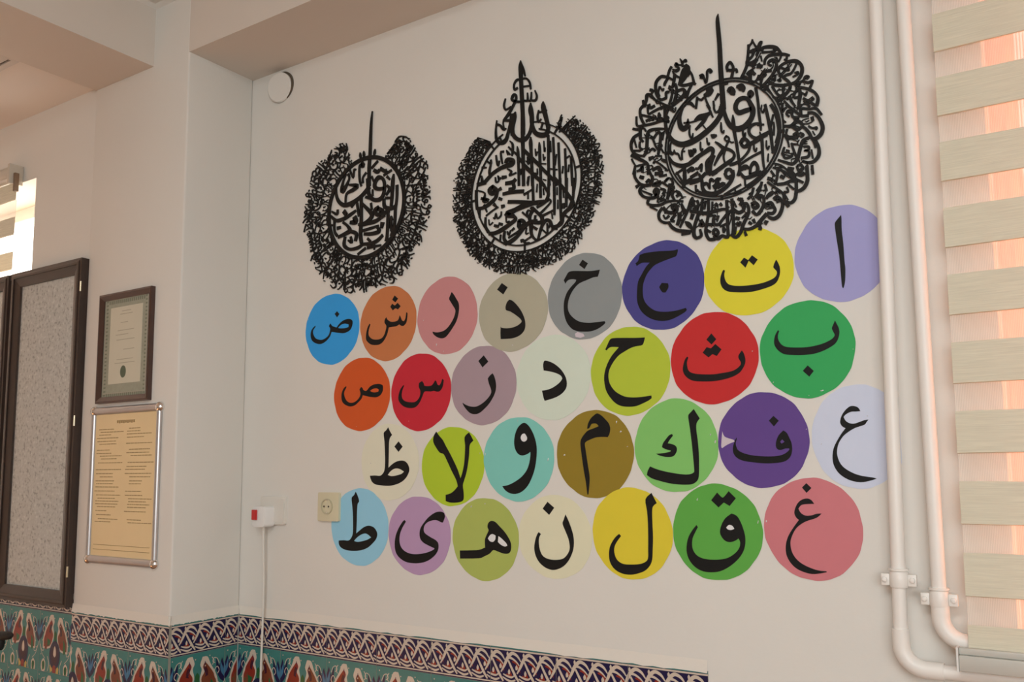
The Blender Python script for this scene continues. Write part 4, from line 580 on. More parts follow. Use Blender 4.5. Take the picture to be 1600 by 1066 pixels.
F1 = field_tile(); FQ = field_tile(0, .053); FH = field_tile(.079, .121)
def dado(name, label):
    return thing(name, label, 'tiles')
dd = tag(bpy.data.objects.new('dado_tiling', None), None, None, None, 'structure'); COL.objects.link(dd)
def put(me, x, y, z, rot=0, sx=1):
    o = bpy.data.objects.new('tile', me); COL.objects.link(o); o.parent = dd
    dx, dy = (0, .0062) if rot == 0 else (-.0062, 0)
    o.location = (x+dx, y+dy, z); o.rotation_euler = (0, 0, rot); o.scale = (sx, 1, 1)
rows = [.95-.2*(i+1) for i in range(4)]
for i in range(8):
    x = XC1+.0022+i*.1988
    put(B4, x, 0, .95, 0, .994)
    for z in rows: put(F1, x, 0, z, 0, .994)
# column side (faces +X): local x runs towards the main wall
put(B4, XC1, YC, .95, math.pi/2, 1.0); put(B1, XC1, YC+.2, .95, math.pi/2, .95)
for z in rows:
    put(F1, XC1, YC, z, math.pi/2, 1.0); put(FQ, XC1, YC+.2, z, math.pi/2, .9)
# column front
for x, m1, m2 in ((XC1-.2+.0020, B4, F1), (XC1-.4+.0012, B4, F1), (XC0+.001, B2, FH)):
    put(m1, x, YC, .95, 0, 1.005)
    for z in rows: put(m2, x, YC, z, 0, 1.005)
# left wall (laid higher)
for i in range(9):
    x = XC0-.001-.2*(i+1)
    put(B4, x, YL, 1.034)
    for z in rows: put(F1, x, YL, z+.084)

# ================================================================== alphabet discs
random.seed(11)
GROUPD = 'alphabet discs on the main wall'
for n, (cx, cz, rx, rz, al, label, polys) in enumerate(DISCS):
    cx, cz, rx, rz = cx*1e-4, cz*1e-4, rx*1e-4, rz*1e-4
    R = (rx+rz)/2
    m = mat('laminated paper %02d' % n, al, .6, coat=.12, coatr=.2, spec=.22, bump=.22, bscale=26, var=.03, vscale=18)
    b = MB(); ring = []; xlim = -.3225-cx
    ph = [random.random()*6.28 for _ in range(6)]
    for k in range(96):
        a = 2*math.pi*k/96
        e = 1+.007*math.sin(2*a+ph[0])+.006*math.sin(3*a+ph[1])+.005*math.sin(7*a+ph[2])+.0035*math.sin(13*a+ph[3])+.002*math.sin(23*a+ph[4])
        ring.append((min(rx*e*math.cos(a), xlim), rz*e*math.sin(a)))
    yb = -.0004-.00012*(n % 5)
    plate(b, [ring], yb+.0003, yb-.0004)
    o = b.build('letter_disc', m)
    o.location = (cx, 0, cz)
    tag(o, label, 'wall decoration', GROUPD)
    for pi_, p in enumerate(polys):
        rings = [[tuple(float(v)*1e-4 for v in q.split(',')) for q in r.split()] for r in p.split('|')]
        rings = [smooth_ring(r) for r in rings]
        b = MB(); plate(b, rings, yb-.0003, yb-.0009)
        if any(k in label for k in ('waw', 'heh in', 'qaf')):
            for hole in rings[1:]:
                c_ = MB(); plate(c_, [hole], yb-.0003, yb-.0006); c_.build('counter', mat('white paper', (.80, .80, .80), .5), o)
        small = len(rings[0]) <= 8 and pi_ > 0
        b.build('dot' if small else 'letter', BLACK, o)
    if label.startswith('purple'):
        b = MB()
        pts = smooth_ring([(-.0955, -.010), (-.092, .022), (-.087, .010), (-.072, .004), (-.066, .002), (-.064, -.002), (-.080, -.008), (-.0935, -.016)], 3)
        plate(b, [pts], yb-.0003, yb-.0008)
        b.build('torn_patch', mat('bare torn paper', (.62, .55, .60), .3, bump=.6, bscale=200, coat=.4), o)
    if 'khah' in label and label.startswith('grey'):
        b = MB(); plate(b, [[(-.028, -.094), (-.020, -.090), (-.004, -.096), (.0, -.103), (-.012, -.106), (-.026, -.102)]], yb-.0003, yb-.0008)
        b.build('torn_patch', mat('bare torn paper', (.62, .55, .60), .3), o)

# painted glints on some discs, opaque pale slivers: (disc, x, z, width mm, height mm)
GLINT = mat('pale glint', (.62, .60, .58), .12, coat=.8, bump=.8, bscale=150)  # opaque pale colour that stands for bright reflections
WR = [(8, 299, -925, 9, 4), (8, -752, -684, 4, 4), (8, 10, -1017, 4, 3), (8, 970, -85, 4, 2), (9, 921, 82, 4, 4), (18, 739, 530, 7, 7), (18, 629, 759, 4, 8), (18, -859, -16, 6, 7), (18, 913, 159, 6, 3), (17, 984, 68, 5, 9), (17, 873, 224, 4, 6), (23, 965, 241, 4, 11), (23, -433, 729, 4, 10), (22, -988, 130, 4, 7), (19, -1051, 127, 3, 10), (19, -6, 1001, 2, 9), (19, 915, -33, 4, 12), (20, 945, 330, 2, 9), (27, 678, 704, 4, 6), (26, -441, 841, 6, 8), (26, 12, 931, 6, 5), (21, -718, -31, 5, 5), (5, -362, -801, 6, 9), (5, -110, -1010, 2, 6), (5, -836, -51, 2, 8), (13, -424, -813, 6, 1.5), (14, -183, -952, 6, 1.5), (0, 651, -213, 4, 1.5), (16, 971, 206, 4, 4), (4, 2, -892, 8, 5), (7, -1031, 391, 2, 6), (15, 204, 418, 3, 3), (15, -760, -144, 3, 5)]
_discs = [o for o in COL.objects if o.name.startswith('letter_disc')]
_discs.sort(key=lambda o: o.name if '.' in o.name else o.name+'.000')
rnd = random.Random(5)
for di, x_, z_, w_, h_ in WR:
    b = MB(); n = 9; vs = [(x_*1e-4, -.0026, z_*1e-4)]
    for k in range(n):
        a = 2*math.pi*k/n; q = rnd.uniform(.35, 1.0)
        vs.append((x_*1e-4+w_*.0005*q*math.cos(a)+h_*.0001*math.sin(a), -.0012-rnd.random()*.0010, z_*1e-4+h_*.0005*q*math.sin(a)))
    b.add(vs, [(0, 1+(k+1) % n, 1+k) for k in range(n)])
    b.build('glint_sliver', GLINT, _discs[di])

# ================================================================== wall calligraphy medallions
def strokes(mb, data, y0, y1, ws=.9):
    for i, s in enumerate(data.split(';')):
        pts = [tuple(float(v)*1e-4 for v in q.split(',')) for q in s.split()]
        if len(pts) == 1: pts = [(pts[0][0]-.001, pts[0][1], pts[0][2]), (pts[0][0]+.001, pts[0][1], pts[0][2])]
        ribbon(mb, [(p[0], p[1], p[2]*ws) for p in pts], y0, y1-.00002*(i % 40))
def annulus(mb, r0, r1, y0, y1, n=120):
    plate(mb, [[(r1*math.cos(2*math.pi*k/n), r1*math.sin(2*math.pi*k/n)) for k in range(n)],
               [(r0*math.cos(2*math.pi*k/n), r0*math.sin(2*math.pi*k/n)) for k in range(n)]], y0, y1)
def rout(tab, a):
    T = sorted(tab); d = math.degrees(a) % 360
    for i in range(len(T)):
        a0, r0 = T[i-1] if i else (T[-1][0]-360, T[-1][1]); a1, r1 = T[i]
        if a0 <= d <= a1: return (r0+(r1-r0)*(d-a0)/max(1e-6, a1-a0))*1e-4
    a0, r0 = T[-1]; a1, r1 = T[0][0]+360, T[0][1]
    return (r0+(r1-r0)*(d-a0)/(a1-a0))*1e-4
# letter-like glyphs: x along the circle (0..1), y outwards (0..1), third number = relative width
GL = [
 [[(.05,.55,.6),(.04,.25,1),(.30,.04,1.3),(.70,.06,1.3),(.95,.34,1),(.88,.80,.6)], [(.44,.46,1.2),(.56,.50,1.2)]],
 [[(.20,.0,.8),(.24,.5,1.1),(.16,.98,.8)], [(.55,.0,.8),(.60,.5,1.1),(.50,1.0,.8)], [(.0,.10,.6),(.35,.02,1.2),(.95,.12,.8)]],
 [[(.90,.92,.5),(.45,1.0,1.1),(.16,.80,1.1),(.42,.62,.9),(.85,.60,.7)], [(.80,.60,.7),(.25,.44,1.1),(.12,.18,1.3),(.45,.0,1.1),(.92,.10,.5)]],
 [[(.45,.98,.8),(.72,.84,.9),(.50,.68,.8),(.26,.82,.8),(.45,.98,.8)], [(.68,.82,.9),(.74,.50,1.2),(.48,.18,1.2),(.02,.04,.6)]],
 [[(.02,.70,.5),(.05,.42,1),(.20,.36,1.1),(.30,.66,.7),(.34,.40,1),(.50,.36,1.1),(.58,.70,.7),(.64,.38,1.1),(.86,.30,1.2),(.96,.60,.6)], [(.10,.10,.7),(.50,.0,1.3),(.92,.14,.7)]],
 [[(.05,.98,.6),(.45,.50,1.2),(.60,.12,1.2),(.35,.02,1),(.22,.20,.7),(.60,.46,.8),(.90,.96,.9)]],
 [[(.92,1.0,.6),(.30,.74,1.1),(.10,.66,.9),(.55,.46,1.0),(.86,.24,1.2),(.50,.04,1.3),(.02,.12,.7)]],
 [[(.10,.90,.7),(.12,.30,1.1),(.36,.05,1.1),(.62,.30,.9),(.66,.62,.8),(.40,.66,.8),(.44,.40,.9),(.92,.34,.9)]],
 [[(.50,1.0,.6),(.86,.72,1.1),(.92,.36,1.2),(.52,.04,1.3),(.12,.24,1.0),(.06,.62,.6)], [(.40,.62,1.0),(.60,.42,1.2),(.38,.34,.8)]],
]
def band(mb, tab, rin, a_start, a_end, seed, tiers, y0, y1, wmul):
    """crown of letterforms between the ring and the ragged outline; tiers = (v0, v1, letter size)"""
    rnd = random.Random(seed); cnt = 0
    A0, A1 = math.radians(a_start), math.radians(a_end)
    for (v0, v1, size, wt, gap) in tiers:
        vm = (v0+v1)/2
        a = A0
        while a < A1:
            ro = rout(tab, a); rm = rin+(ro-rin)*vm
            du = size*rnd.uniform(.8, 1.25)/rm
            if a+du > A1+.02: break
            g = rnd.choice(GL); fl = rnd.random() < .5; tilt = rnd.uniform(-.25, .25)
            j0 = v0+rnd.uniform(-.03, .03); j1 = v1+rnd.uniform(-.05, .05)
            for st in g:
                L_ = []
                for x, v, w in st:
                    if fl: x = 1-x
                    aa = a+du*(x*1.12-.06+tilt*(v-.5)*.5); vv = j0+(j1-j0)*(v if v1 > .9 or rnd.random() < 2 else v)
                    r_ = rin+(rout(tab, aa)-rin)*vv
                    L_.append((r_*math.cos(aa), r_*math.sin(aa), w*wt*wmul))
                cnt += 1
                ribbon(mb, L_, y0, y1-.00001*(cnt % 60), 3)
            # vowel sign between letters
            for q in range(2):
                aa = a+du*rnd.random(); vv = j0+(j1-j0)*rnd.random(); s = rnd.choice((-1, 1))
                r_ = rin+(ro-rin)*vv; ln = size*.30
                c_, s_ = math.cos(aa), math.sin(aa)
                L_ = [(r_*c_-ln*.5*s*s_, r_*s_+ln*.5*s*c_, wt*.5*wmul), (r_*c_+ln*.12*c_, r_*s_+ln*.12*s_, wt*.9*wmul), ((r_+ln*.35)*c_+ln*.4*s*s_, (r_+ln*.35)*s_-ln*.4*s*c_, wt*.4*wmul)]
                ribbon(mb, L_, y0, y1-.0001, 3)
            a += du*gap
        
Y0, Y1 = -.0022, -.0052
def medallion(cx, cz, label):
    return thing('calligraphy_medallion', label, 'wall decoration', (cx*1e-4, 0, cz*1e-4), 'black metal calligraphy medallions')
# left
t = medallion(C1[0], C1[1], 'leftmost and smallest looking black medallion, tall plain stroke rising between curled letters')
R = C1[2]*1e-4
b = MB(); annulus(b, R-.0115, R+.0010, Y0, Y1-.0009)
for a_, v_ in ((98, 0), (93, 0), (78, 0)):
    a_ = math.radians(a_); ribbon(b, [((R+q)*math.cos(a_), (R+q)*math.sin(a_), w_) for q, w_ in ((-.002, .004), (.008, .010), (.016, .007), (.020, .002))], Y0, Y1)
b.build('ring', METALB, t)
b = MB(); strokes(b, M1, Y0, Y1, .80); b.build('inner_lettering', METALB, t)
b = MB(); band(b, OUT1, R, 111, 420, 5, ((.0, .42, .019, .0030, .86), (.30, .74, .026, .0040, .80), (.62, 1.0, .023, .0042, .76)), Y0, Y1, 1.0)
b.build('outer_lettering', METALB, t)
# middle
t = medallion(C2[0], C2[1], 'middle black medallion topped by a pointed word, with close parallel upright strokes inside its ring')
R = C2[2]*1e-4
b = MB()
def arc(r, w, a0, a1, n=90):
    ribbon(b, [(r*math.cos(math.radians(a0+(a1-a0)*i/n)), r*math.sin(math.radians(a0+(a1-a0)*i/n)), w) for i in range(n+1)], Y0, Y1-.0009, 1)
arc(R-.0008, .0032, 113, 432); arc(R-.0175, .0040, 110, 432)
for a_ in (117, 128, 183, 232, 270, 322, 8, 53, 70):
    c_, s_ = math.cos(math.radians(a_)), math.sin(math.radians(a_))
    ribbon(b, [((R-.017)*c_, (R-.017)*s_, .005), (R*c_, R*s_, .005)], Y0, Y1-.0008)
b.build('ring', METALB, t)
b = MB(); strokes(b, M2, Y0, Y1); b.build('inner_lettering', METALB, t)
b = MB(); band(b, OUT2, R+.001, 127, 416, 9, ((.0, .36, .013, .0027, .72), (.28, .68, .014, .0026, .70), (.60, 1.0, .015, .0028, .70)), Y0, Y1, 1.0); b.build('outer_lettering', METALB, t)
# right
t = medallion(C3[0], C3[1], 'rightmost and largest looking black medallion, touching the yellow disc, with an open scalloped crown')
R = C3[2]*1e-4
b = MB(); annulus(b, R-.0032, R+.0004, Y0, Y1-.0009); annulus(b, R-.0098, R-.0062, Y0, Y1-.0009)
for a_ in (88, 182, 268, 355, 42):
    c_, s_ = math.cos(math.radians(a_)), math.sin(math.radians(a_))
    ribbon(b, [((R-.009)*c_, (R-.009)*s_, .006), (R*c_, R*s_, .006)], Y0, Y1-.0008)
b.build('ring', METALB, t)
b = MB(); strokes(b, M3, Y0, Y1); b.build('inner_lettering', METALB, t)
b = MB(); strokes(b, M3O, Y0, Y1, .90)
band(b, [(0, 2330), (90, 2330), (180, 2330), (270, 2330)], R, 128, 425, 3, ((.08, .42, .012, .0018, 2.6), (.40, .78, .012, .0018, 3.4)), Y0, Y1, 1.0)
b.build('outer_lettering', METALB, t)

# ================================================================== framed certificate, notice, glazed cabinet
def frame_rect(mb, x0, x1, z0, z1, w, yb, yf, mi=0, inner=None):
    """mitred frame; inner = depth of the inner lip"""
    yi = inner if inner is not None else yf
    o = [(x0, z0), (x1, z0), (x1, z1), (x0, z1)]; i_ = [(x0+w, z0+w), (x1-w, z0+w), (x1-w, z1-w), (x0+w, z1-w)]
    m_ = [(x0+w*.3, z0+w*.3), (x1-w*.3, z0+w*.3), (x1-w*.3, z1-w*.3), (x0+w*.3, z1-w*.3)]
    vs = [(x, yb, z) for x, z in o]+[(x, yf+.0015, z) for x, z in o]+[(x, yf, z) for x, z in m_]+[(x, yi, z) for x, z in i_]+[(x, yb, z) for x, z in i_]
    fs = []
    for k in range(4):
        j = (k+1) % 4
        for l in range(4): fs.append((4*l+k, 4*l+j, 4*l+4+j, 4*l+4+k))
    mb.add(vs, fs, mi)
cert = thing('framed_certificate', 'certificate in a dark reddish wood frame, directly above the aluminium notice frame', 'picture frame', (-2.618, YC, 1.728))
b = MB(); frame_rect(b, -.144, .144, 0, .364, .021, 0, -.016, 0, -.009); b.build('frame', WOODR, cert)
boxo('backing', (-.130, .130, -.005, -.0005, .012, .352), mat('certificate mount', lin((152, 155, 138)), .5, var=.18, vscale=60), cert)
sheet = boxo('certificate', (-.088, .088, -.0058, -.0050, .062, .316), mat('certificate paper', lin((204, 201, 182)), .5, var=.05, vscale=12), cert)
PR = mat('faded print', lin((168, 164, 144)), .6); PG = mat('green print', lin((86, 98, 78)), .6)
b = MB()
for z_, w_, x_ in ((.300, .05, 0), (.290, .07, 0), (.262, .04, -.01), (.236, .09, 0), (.222, .07, -.02), (.205, .10, 0), (.172, .06, .02), (.140, .09, 0), (.128, .11, 0)):
    b.box(x_-w_/2, x_+w_/2, -.0060, -.0058, z_, z_+.0022)
b.build('printed_text', PR, sheet)
b = MB(); plate(b, [smooth_ring([(-.006+.016*math.cos(a)*1.0, .100+.020*math.sin(a)) for a in [i*math.pi/5 for i in range(10)]])], -.0058, -.0060)
plate(b, [smooth_ring([(-.006+.008*math.cos(a), .110+.006*math.sin(a)) for a in [i*math.pi/4 for i in range(8)]])], -.0060, -.0062); b.build('emblem', PG, sheet)
b = MB(); rnd = random.Random(4)
for i in range(26):
    for sgn in (-1, 1):
        z_ = .024+i*.0125; x_ = sgn*.109
        b.box(x_-.006, x_+.006, -.0054, -.0050, z_, z_+.005)
for i in range(18):
    for z_ in (.026, .334):
        x_ = -.095+i*.0112; b.box(x_-.003, x_+.003, -.0054, -.0050, z_-.005, z_+.006)
b.build('border_ornament', mat('guilloche print', lin((118, 124, 106)), .6), cert)
b = MB(); frame_rect(b, -.116, .116, .030, .345, .003, -.005, -.0060); b.build('inner_line', mat('pale print line', lin((170, 165, 150)), .6), cert)

nt_ = thing('notice_board', 'silver aluminium snap frame with rounded corners holding a yellowed printed notice', 'notice board', (-2.600, YC, 1.209))
W2, HH = .190, .508
def halfround(x0, z0, x1, z1, r=.013):
    b = MB(); n = 8; dx, dz = x1-x0, z1-z0; l = math.hypot(dx, dz); nx, nz = -dz/l, dx/l
    vs = []
    for k in range(n+1):
        a = math.pi*k/n; o_ = r*math.cos(a); y_ = -.002-.011*math.sin(a)
        vs += [(x0+nx*o_, y_, z0+nz*o_), (x1+nx*o_, y_, z1+nz*o_)]
    b.add(vs, [(2*k, 2*k+1, 2*k+3, 2*k+2) for k in range(n)]); b.add([vs[0], vs[1], vs[2*n+1], vs[2*n]], [(0, 1, 2, 3)])
    return b.build('frame_profile', ALU, nt_, smooth=True)
halfround(-W2+.012, .013, W2-.012, .013); halfround(-W2+.012, HH-.013, W2-.012, HH-.013)
halfround(-W2+.013, .020, -W2+.013, HH-.020, .010); halfround(W2-.013, .020, W2-.013, HH-.020, .010)
for sx in (-1, 1):
    for z_ in (.013, HH-.013):
        b = MB(); vs = []; ns, nr = 14, 5
        for i in range(nr+1):
            ph_ = math.pi/2*i/nr
            for k in range(ns):
                a = 2*math.pi*k/ns; vs.append((sx*(W2-.013)+.0175*math.cos(ph_)*math.cos(a), -.001-.016*math.sin(ph_), z_+.0175*math.cos(ph_)*math.sin(a)))
        b.add(vs, [(i*ns+k, i*ns+(k+1) % ns, (i+1)*ns+(k+1) % ns, (i+1)*ns+k) for i in range(nr) for k in range(ns)])
        b.build('chrome_corner', CHROME, nt_, smooth=True)
ns_ = boxo('notice', (-W2+.016, W2-.016, -.0035, -.0005, .018, HH-.018), mat('yellowed paper', lin((232, 208, 160)), .45, var=.05, vscale=8, coat=.3), nt_)
b = MB(); rnd = random.Random(21)
for i in range(9):
    x_ = -.048+i*.011; b.box(x_, x_+.008, -.0040, -.0035, .452-.001*(i % 2), .461)
z_ = .432
while z_ > .132:
    for col_ in (0, 1):
        xs0 = -.160 if col_ == 0 else .004
        n_ = rnd.choice((1, 2, 2, 3)); x_ = xs0+rnd.uniform(0, .03)
        if rnd.random() < .88:
            ln = rnd.uniform(.06, .145); ln = min(ln, xs0+.150-x_)
            q = x_
            while q < x_+ln:
                w_ = rnd.uniform(.006, .022); b.box(q, min(q+w_, x_+ln), -.0038, -.0035, z_, z_+.0026); q += w_+.0022
    z_ -= rnd.choice((.009, .0105, .013))
for z_ in (.060, .045): b.box(-.155, .150, -.0038, -.0035, z_, z_+.0016)
b.build('printed_text', mat('brown print', lin((160, 134, 90)), .6), ns_)

cab = thing('notice_cabinet', 'dark brown glazed double door wall cabinet at the left edge, speckled grey lining', 'cabinet', (-3.42, YL, 1.059))
CW, CH = .555, 1.178
yf = -.030
b = MB(); b.box(-CW, CW, -.012, 0, 0, CH)
b.box(-CW, -CW+.02, yf+.006, -.012, 0, CH); b.box(CW-.02, CW, yf+.006, -.012, 0, CH); b.box(-CW+.02, CW-.02, yf+.006, -.012, 0, .02); b.box(-CW+.02, CW-.02, yf+.006, -.012, CH-.02, CH)
b.build('case', WOOD, cab, bevel=.002)
LIN = bpy.data.materials.new('speckled grey lining'); LIN.use_nodes = True
_n = LIN.node_tree; _N = _n.nodes; _L = _n.links; _p = _N['Principled BSDF']; _p.inputs['Roughness'].default_value = .75
_tc = _N.new('ShaderNodeTexCoord'); _v = _N.new('ShaderNodeTexNoise'); _v.inputs['Scale'].default_value = 95; _v.inputs['Detail'].default_value = 2
_L.new(_tc.outputs['Object'], _v.inputs['Vector'])
_r = _N.new('ShaderNodeValToRGB'); _r.color_ramp.elements[0].position = .33; _r.color_ramp.elements[0].color = lin((160, 160, 154))+(1,)
_r.color_ramp.elements[1].position = .42; _r.color_ramp.elements[1].color = lin((196, 196, 190))+(1,)
_e = _r.color_ramp.elements.new(.60); _e.color = lin((200, 200, 194))+(1,); _e = _r.color_ramp.elements.new(.72); _e.color = lin((216, 216, 210))+(1,)
_L.new(_v.outputs['Fac'], _r.inputs[0]); _L.new(_r.outputs[0], _p.inputs['Base Color'])
boxo('lining', (-CW+.02, CW-.02, -.0135, -.012, .02, CH-.02), LIN, cab)
PANE = thin_glass('cabinet glass')
for sx, x0, x1 in ((1, .094, CW), (-1, -CW, .070)):
    if sx < 0: x0, x1 = -CW, .072
    dr = bpy.data.objects.new('door', None); COL.objects.link(dr); dr.parent = cab
    b = MB()
    frame_rect(b, x0, x1, .0, CH, .052, -.014, yf, 0, yf+.008); 
    frame_rect(b, x0+.010, x1-.010, .010, CH-.010, .012, yf, yf-.003, 0)
    b.build('door_frame', WOOD, dr)
    b = MB(); b.add([(x0+.05, yf+.010, .05), (x1-.05, yf+.010, .05), (x1-.05, yf+.010, CH-.05), (x0+.05, yf+.010, CH-.05)], [(0, 1, 2, 3)]); b.build('pane', PANE, dr)
    xh = x0+.006 if sx > 0 else x1-.020
    for z_ in ((.51, .66) if sx < 0 else ()):
        b = MB(); tube(b, [(xh, yf-.002, z_), (xh, yf-.020, z_+.003), (xh+.004, yf-.024, z_+.010), (xh+.002, yf-.016, z_+.020)], [.004, .005, .007, .004], 12)
        b.build('handle', CHROME, dr, smooth=True)
    if sx > 0:
        for z_ in (.10, .60, 1.06):
            b = MB(); tube(b, [(x1-.001, yf+.002, z_), (x1-.001, yf+.002, z_+.035)], .0035, 10); b.build('hinge', GOLDISH, dr, smooth=True)

# ================================================================== electrical fittings
def rounded_plate(mb, w, h, yb, yf, r=.006, x=0, z=0):
    pts = []
    for cx_, cz_, a0 in ((w/2-r, h/2-r, 0), (-w/2+r, h/2-r, 90), (-w/2+r, -h/2+r, 180), (w/2-r, -h/2+r, 270)):
        for k in range(5):
            a = math.radians(a0+k*22.5); pts.append((x+cx_+r*math.cos(a), z+cz_+r*math.sin(a)))
    plate(mb, [pts], yb, yf)
s = thing('wall_socket', 'cream earthed wall socket overlapping the sky blue disc', 'socket', (-1.9395, 0, 1.394))
b = MB(); rounded_plate(b, .088, .086, 0, -.010, .005); b.build('cover_plate', CREAMP, s, bevel=.0015, smooth=True)
b = MB(); n = 28; vs = []
for r_, y_ in ((.0235, -.010), (.0235, -.0135), (.0205, -.0135), (.0195, -.002), (0, -.002)):
    for k in range(n): a = 2*math.pi*k/n; vs.append((-.004+r_*math.cos(a), y_, .001+r_*math.sin(a)))
b.add(vs, [(i*n+k, i*n+(k+1) % n, (i+1)*n+(k+1) % n, (i+1)*n+k) for i in range(4) for k in range(n)])
b.build('socket_well', mat('socket well', (.52, .48, .33), .4), s, smooth=True)
for dx in (-.0095, .0095):
    b = MB(); tube(b, [(-.004+dx, -.0135, .001), (-.004+dx, -.0141, .001)], .0028, 10); b.build('pin_hole', DARKP, s)
for dz in (-.0205, .0205):
    boxo('earth_clip', (-.0065, -.0015, -.0120, -.0100, .001+dz-.003, .001+dz+.003), CHROME, s)
s = thing('wall_socket', 'white wall socket mostly hidden by a plugged-in switch with red rocker', 'socket', (-2.185, 0, 1.379))
b = MB(); rounded_plate(b, .112, .088, 0, -.010, .006); b.build('cover_plate', PLAST, s, bevel=.0015, smooth=True)
b = MB(); rounded_plate(b, .046, .074, -.010, -.012, .003, .030, 0); b.build('rocker_plate', PLAST, s)
pl = thing('switched_plug', 'white plug with a red rocker switch, cable hanging straight down', 'plug', (-2.203, 0, 1.360))
b = MB(); rounded_plate(b, .056, .064, -.010, -.050, .010); b.build('plug_body', mat('bright white plastic', (.80, .79, .77), .3), pl, bevel=.004, smooth=True)
b = MB(); b.box(-.026, -.004, -.056, -.050, -.010, .022); b.build('red_rocker', REDP, pl, bevel=.002)
b = MB(); tube(b, [(0.0, -.028, -.030), (0.0, -.028, -.052)], [.006, .0045], 12); b.build('strain_relief', PLAST, pl, smooth=True)
b = MB(); tube(b, catmull([(0.0, -.028, -.045), (-.001, -.026, -.10), (-.001, -.022, -.20), (-.003, -.020, -.33), (-.006, -.020, -.50), (-.006, -.020, -.90), (-.004, -.020, -1.35)], 5), .0036, 10)
b.build('cable', PLAST, pl, smooth=True)
# round junction cover high in the corner
s = thing('junction_box_cover', 'round white junction cover tilted off the wall just below the beam', 'junction box', (-2.190, 0, 2.780))
b = MB(); n = 40; vs = []
for r_, y_ in ((.050, 0), (.050, -.005), (.043, -.005), (.040, -.001)):
    for k in range(n): a = 2*math.pi*k/n; vs.append((r_*math.cos(a), y_, r_*math.sin(a)))
b.add(vs, [(i*n+k, i*n+(k+1) % n, (i+1)*n+(k+1) % n, (i+1)*n+k) for i in range(3) for k in range(n)])
b.add([(.041*math.cos(2*math.pi*k/n), -.0012, .041*math.sin(2*math.pi*k/n)) for k in range(n)], [tuple(range(n))])
b.build('rim', mat('dark junction rim', (.10, .075, .05), .6), s, smooth=True)
b = MB(); vs = []
for r_, y_ in ((.050, .0), (.050, -.006), (.047, -.009), (.0, -.010)):
    for k in range(n): a = 2*math.pi*k/n; vs.append((r_*math.cos(a), y_, r_*math.sin(a)))
b.add(vs, [(i*n+k, i*n+(k+1) % n, (i+1)*n+(k+1) % n, (i+1)*n+k) for i in range(3) for k in range(n)])
lid = b.build('lid', WALL, s, smooth=True)
lid.location = (-.007, -.006, -.004); lid.rotation_euler = (math.radians(5), 0, math.radians(6))

# ================================================================== heating pipes
def elbow(p, c, d1, d2, r, n=8):
    """points of a bend of radius r at corner c from direction d1 to d2"""
    d1 = Vector(d1); d2 = Vector(d2); c = Vector(c); o = c-d1*r+d2*r
    return [tuple(o-d2*r*math.cos(t)+d1*r*math.sin(t)) for t in [math.pi/2*i/n for i in range(n+1)]]
def pipe(label, xt, xb, zc, r, endx, zb_end):
    t = thing('heating_pipe', label, 'pipe', (0, 0, 0), 'white painted heating pipes')
    y = -.0305
    b = MB()
    tube(b, [(xt, y, 2.84), (xt+(xb-xt)*.45, y, 2.1), (xb, y, zc+.06)], r, 24)
    b.build('riser', PIPE, t, smooth=True)
    b = MB(); el = elbow(None, (xb, y, zc), (0, 0, -1), (1, 0, 0), .045)
    tube(b, [(xb, y, zc+.075)]+el+[(xb+.075, y, zc)], [r*1.22]*(len(el)+2), 24)
    e = b.build('elbow', PIPE, t, smooth=True)
    b = MB(); tube(b, [(xb+.06, y, zc), (endx, y, zb_end)], r, 24); b.build('branch', PIPE, t, smooth=True)
    return t, y
def clamp(t, x, y, z, r):
    c = bpy.data.objects.new('clamp', None); COL.objects.link(c); c.parent = t
    b = MB(); tube(b, [(x, y, z-.016), (x, y, z-.012), (x, y, z+.012), (x, y, z+.017)], [r*1.20, r*1.30, r*1.30, r*1.12], 24)
    tube(b, [(x, y, z+.017), (x, y, z+.021)], [r*1.42, r*1.42], 24)
    b.build('collar', PIPE, c, smooth=True)
    for sx in (-1, 1):
        b = MB(); b.box(x+sx*(r*1.25) if sx > 0 else x-r*1.25-.016, x+r*1.25+.016 if sx > 0 else x-r*1.25, y-.006, y+.004, z-.013, z+.010)
        tube(b, [(x+sx*(r*1.25+.009), y-.005, z-.001), (x+sx*(r*1.25+.009), y-.011, z-.001)], .0052, 10)
        b.build('lug', PIPE, c, smooth=True, bevel=.0025)
    b = MB(); tube(b, [(x, y+r, z), (x, 0, z)], .005, 10); b.build('wall_stud', PIPE, c)
t, y = pipe('left white painted pipe, passing in front of the lavender disc edge', -.318, -.336, 1.108, .0135, 1.9, 1.112)
clamp(t, -.334, y, 1.279, .0135)
t, y = pipe('right white painted pipe nearest the blind, ending behind its bottom rail', -.270, -.262, 1.166, .0135, 1.9, 1.172)
clamp(t, -.2625, y, 1.246, .0135)

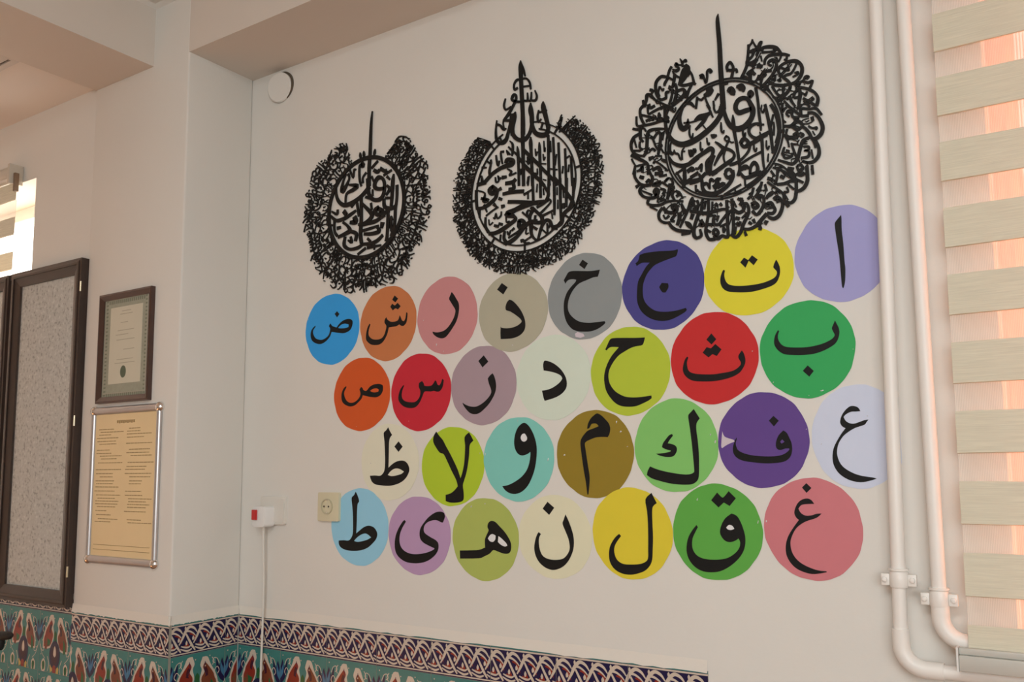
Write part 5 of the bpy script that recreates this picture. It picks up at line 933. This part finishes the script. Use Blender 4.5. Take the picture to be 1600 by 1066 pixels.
# ================================================================== ceiling vent, chair
v = thing('ceiling_vent', 'slotted air vent panel in the low ceiling at the top left edge', 'vent', (-3.0, -.52, ZS+.012))
b = MB()
x0, x1, y0, y1 = -.42, .134, -.62, .010
frame_rect(b, x0, x1, 0, 1, .02, 0, -.001)
b = MB()
for (a0, a1, c0, c1) in ((x0, x1, y0, y0+.02), (x0, x1, y1-.02, y1), (x0, x0+.02, y0+.02, y1-.02), (x1-.02, x1, y0+.02, y1-.02)): b.box(a0, a1, c0, c1, -.008, 0)
b.build('frame', mat('vent paint', (.62, .56, .50), .5), v)
for i in range(13):
    yy = y0+.035+i*.045
    boxo('slat', (x0+.02, x1-.02, yy, yy+.028, -.005, -.001), mat('vent paint', (.62, .56, .50), .5), v)
boxo('backing', (x0+.02, x1-.02, y0+.02, y1-.02, -.0008, -.0002), mat('dark duct', (.08, .07, .06), .8), v)

mt = thing('microphone_stand', 'black microphone on a stand, only its tip poking in at the bottom left corner', 'microphone', (-2.80, -0.55, 0))
DARKR = mat('black rubber', (.008, .008, .008), .6)
b = MB(); tube(b, [(.150, 0, 1.036), (.146, 0, 1.036), (.135, 0, 1.034), (.10, 0, 1.030), (.06, 0, 1.027), (-.02, 0, 1.022), (-.06, 0, 1.020)], [.002, .006, .011, .013, .013, .012, .010], 18)
b.build('microphone_body', DARKR, mt, smooth=True)
b = MB(); tube(b, [(.088, 0, 1.022), (.086, 0, 1.008), (.080, 0, 0.996), (.068, 0, 0.990)], [.010, .012, .012, .007], 14)
b.build('clip', DARKR, mt, smooth=True)
b = MB(); tube(b, [(.087, -.0125, 1.003), (.087, -.0138, 1.003)], .0025, 10); b.build('screw', CHROME, mt)
b = MB(); tube(b, [(.072, 0, .995), (.02, 0, .97), (-.05, 0, .90), (-.06, 0, .80), (-.06, 0, .02)], [.006, .007, .008, .009, .010], 12)
b.build('pole', DARKR, mt, smooth=True)
b = MB(); tube(b, [(-.06, 0, 0.0), (-.06, 0, .012), (-.06, 0, .022)], [.12, .12, .09], 32); b.build('base', DARKR, mt)
